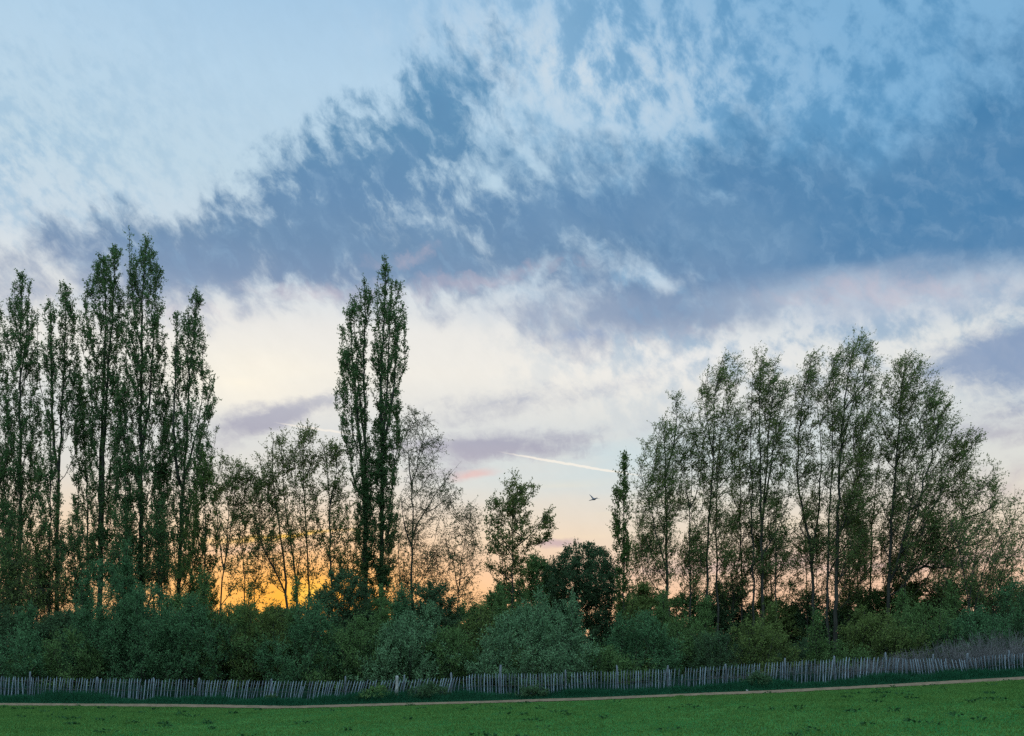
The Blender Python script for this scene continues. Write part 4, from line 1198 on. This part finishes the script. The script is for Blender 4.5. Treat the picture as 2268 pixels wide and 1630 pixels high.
# upright saplings and loose shoots that break the line of the scrub
for i, (lab, x, top, hw, Y, lf) in enumerate([
        ("thin upright sapling over the edge bush", 66, 1352, 16, 37.5, "teal"),
        ("pair-tipped sapling beside the tall teal sapling bush", 186, 1290, 20, 38.5, "teal"),
        ("feathery sapling in front of the twin-trunked poplar's foot", 286, 1232, 20, 39, "teal"),
        ("upright sapling below the young poplar clump", 456, 1296, 18, 38, "green"),
        ("twiggy sapling under the spindly tree", 552, 1322, 18, 37.5, "olive"),
        ("slim sapling between the olive bush and the dome bush", 650, 1316, 18, 38, "green"),
        ("light shoot standing before the central poplars", 838, 1330, 18, 37, "green"),
        ("loose sapling beside the dark flat-topped bush", 888, 1322, 18, 38, "teal"),
        ("tall shoot between the bark post bush and the airy tree", 954, 1350, 18, 37, "pale"),
        ("bent sapling leaning on the pale willow bush", 1108, 1330, 18, 38, "green"),
        ("ragged shoot on the shoulder of the pale willow bush", 1268, 1342, 20, 37, "pale"),
        ("slender shoot in the dark hollow under the oak-like thicket", 1372, 1392, 14, 36.5, "teal"),
        ("pale shoot in front of the columnar poplar's skirt", 1398, 1346, 18, 40, "olive"),
        ("upright sapling before the forked willow", 1472, 1330, 20, 40, "green"),
        ("arching sapling before the wispy willow", 1560, 1350, 18, 39, "green"),
        ("fresh sapling between the light yellow-green bush and the gloom", 1716, 1348, 20, 40, "olive"),
        ("small shoot in the gloom before the tallest willow", 1812, 1384, 14, 37, "green"),
        ("leafy shoot before the yellowish bush", 1912, 1360, 18, 38.5, "olive"),
        ("sapling standing between yellowish and green bushes", 2000, 1336, 20, 40, "green"),
        ("sapling before the dark base of the many-stemmed willow", 2100, 1316, 18, 41, "green")]):
    bush(lab, x, top - 26, hw * 1.25, Y, lf, 900 + i, nst=3, name="sapling", group="saplings standing up out of the scrub", dens=1.0, slope=1.8, bias=(0.05, 0, 1.0), gap=0.2)
# brambles and low clumps in the verge
for i, (lab, x, top, hw, Y, lf) in enumerate([
        ("small dark bramble clump in the grass under the slumped pales", 603, 1545, 18, FENCE_Y - 0.35, "dark"),
        ("bramble mound spilling over the sagging fence beside the bark post", 832, 1520, 44, FENCE_Y - 0.40, "green"),
        ("dark bramble mound burying the sagging fence's far end", 962, 1518, 58, FENCE_Y - 0.40, "dark"),
        ("low dark nettle clump in front of the upright fence", 1172, 1526, 42, FENCE_Y - 0.45, "dark"),
        ("little dark bush poking through the fence below the many-trunked willow", 1684, 1492, 34, FENCE_Y - 0.35, "dark")]):
    bush(lab, x, top, hw, Y, lf, 500 + i, nst=3, name="bramble_clump", group="brambles in the verge", dens=3.0, tl=(0.06, 0.2), twigs=8, seg=0.15)

# ------------------------------------------------------------------ bird
def make_bird():
    """heron-like bird seen from the side, beak to the right, wings lifted"""
    Yb = 62.0
    k = Yb / F / 1.1023 / 14.82            # metres per pixel of the enlarged detail
    o0 = np.array([750.0, 1010.0])
    to = lambda x, y, d=0.0: np.array([(x - o0[0]) * k, d, (o0[1] - y) * k])
    me = bpy.data.meshes.new("heron")
    bm = bmesh.new()
    spine = [(555, 1068, 4), (600, 1058, 12), (660, 1040, 18), (705, 1022, 34), (745, 1014, 42), (785, 1008, 36), (812, 994, 19), (835, 985, 17), (855, 987, 13), (880, 996, 6), (930, 1002, 3.5), (970, 1010, 1.2)]
    rings = []
    for i, (x, y, r) in enumerate(spine):
        a = spine[max(0, i - 1)]
        b = spine[min(len(spine) - 1, i + 1)]
        t = np.array([b[0] - a[0], 0, -(b[1] - a[1])], float)
        t /= np.linalg.norm(t)
        n = np.array([-t[2], 0, t[0]])
        c = to(x, y)
        rings.append([bm.verts.new(c + (n * math.cos(q) + np.array([0, 1.0, 0]) * math.sin(q)) * r * k) for q in np.arange(10) / 10 * 6.283])
    for a, b in zip(rings, rings[1:]):
        for j in range(10):
            bm.faces.new((a[j], a[(j + 1) % 10], b[(j + 1) % 10], b[j]))
    bm.faces.new(rings[0][::-1])
    bm.faces.new(rings[-1])
    # each wing: a curved blade with thickness, rooted inside the shoulders
    far = [((775, 1000), (700, 1005)), ((735, 965), (672, 975)), ((700, 920), (642, 925)), ((655, 875), (610, 872)), ((615, 838), (588, 840)), ((582, 822), (576, 826))]
    near = [((800, 1000), (735, 1012)), ((822, 988), (772, 998)), ((848, 974), (815, 984)), ((872, 965), (850, 971))]
    for wing, sgn, span in ((far, 1, 0.22), (near, -1, 0.22)):
        rows = []
        for i, (ld, tr) in enumerate(wing):
            d = sgn * (0.03 + span * i / (len(wing) - 1))
            th = 0.016 * (1 - 0.8 * i / (len(wing) - 1))
            p, q_ = to(*ld, d), to(*tr, d)
            m_ = (p + q_) / 2
            up = np.array([0, -sgn * 0.7, 0.7])
            rows.append([bm.verts.new(p), bm.verts.new(m_ + up * th), bm.verts.new(q_), bm.verts.new(m_ - up * th)])
        for a, b in zip(rows, rows[1:]):
            for j in range(4):
                bm.faces.new((a[j], a[(j + 1) % 4], b[(j + 1) % 4], b[j]))
        bm.faces.new(rows[0][::-1])
        bm.faces.new(rows[-1])
    bmesh.ops.recalc_face_normals(bm, faces=bm.faces)
    bm.to_mesh(me)
    bm.free()
    for p in me.polygons:
        p.use_smooth = True
    me.materials.append(rough_material("grey_plumage", (0.10, 0.11, 0.13), (0.24, 0.25, 0.28), 12.0))
    o = link("heron", me)
    c = P((1400 + 750 / 14.82) / 1.1023, (1150 + 1010 / 14.82) / 1.1023, Yb)
    o.location = c
    tag(o, "dark long-beaked bird flying with raised wings in the open sky", "bird")


make_bird()
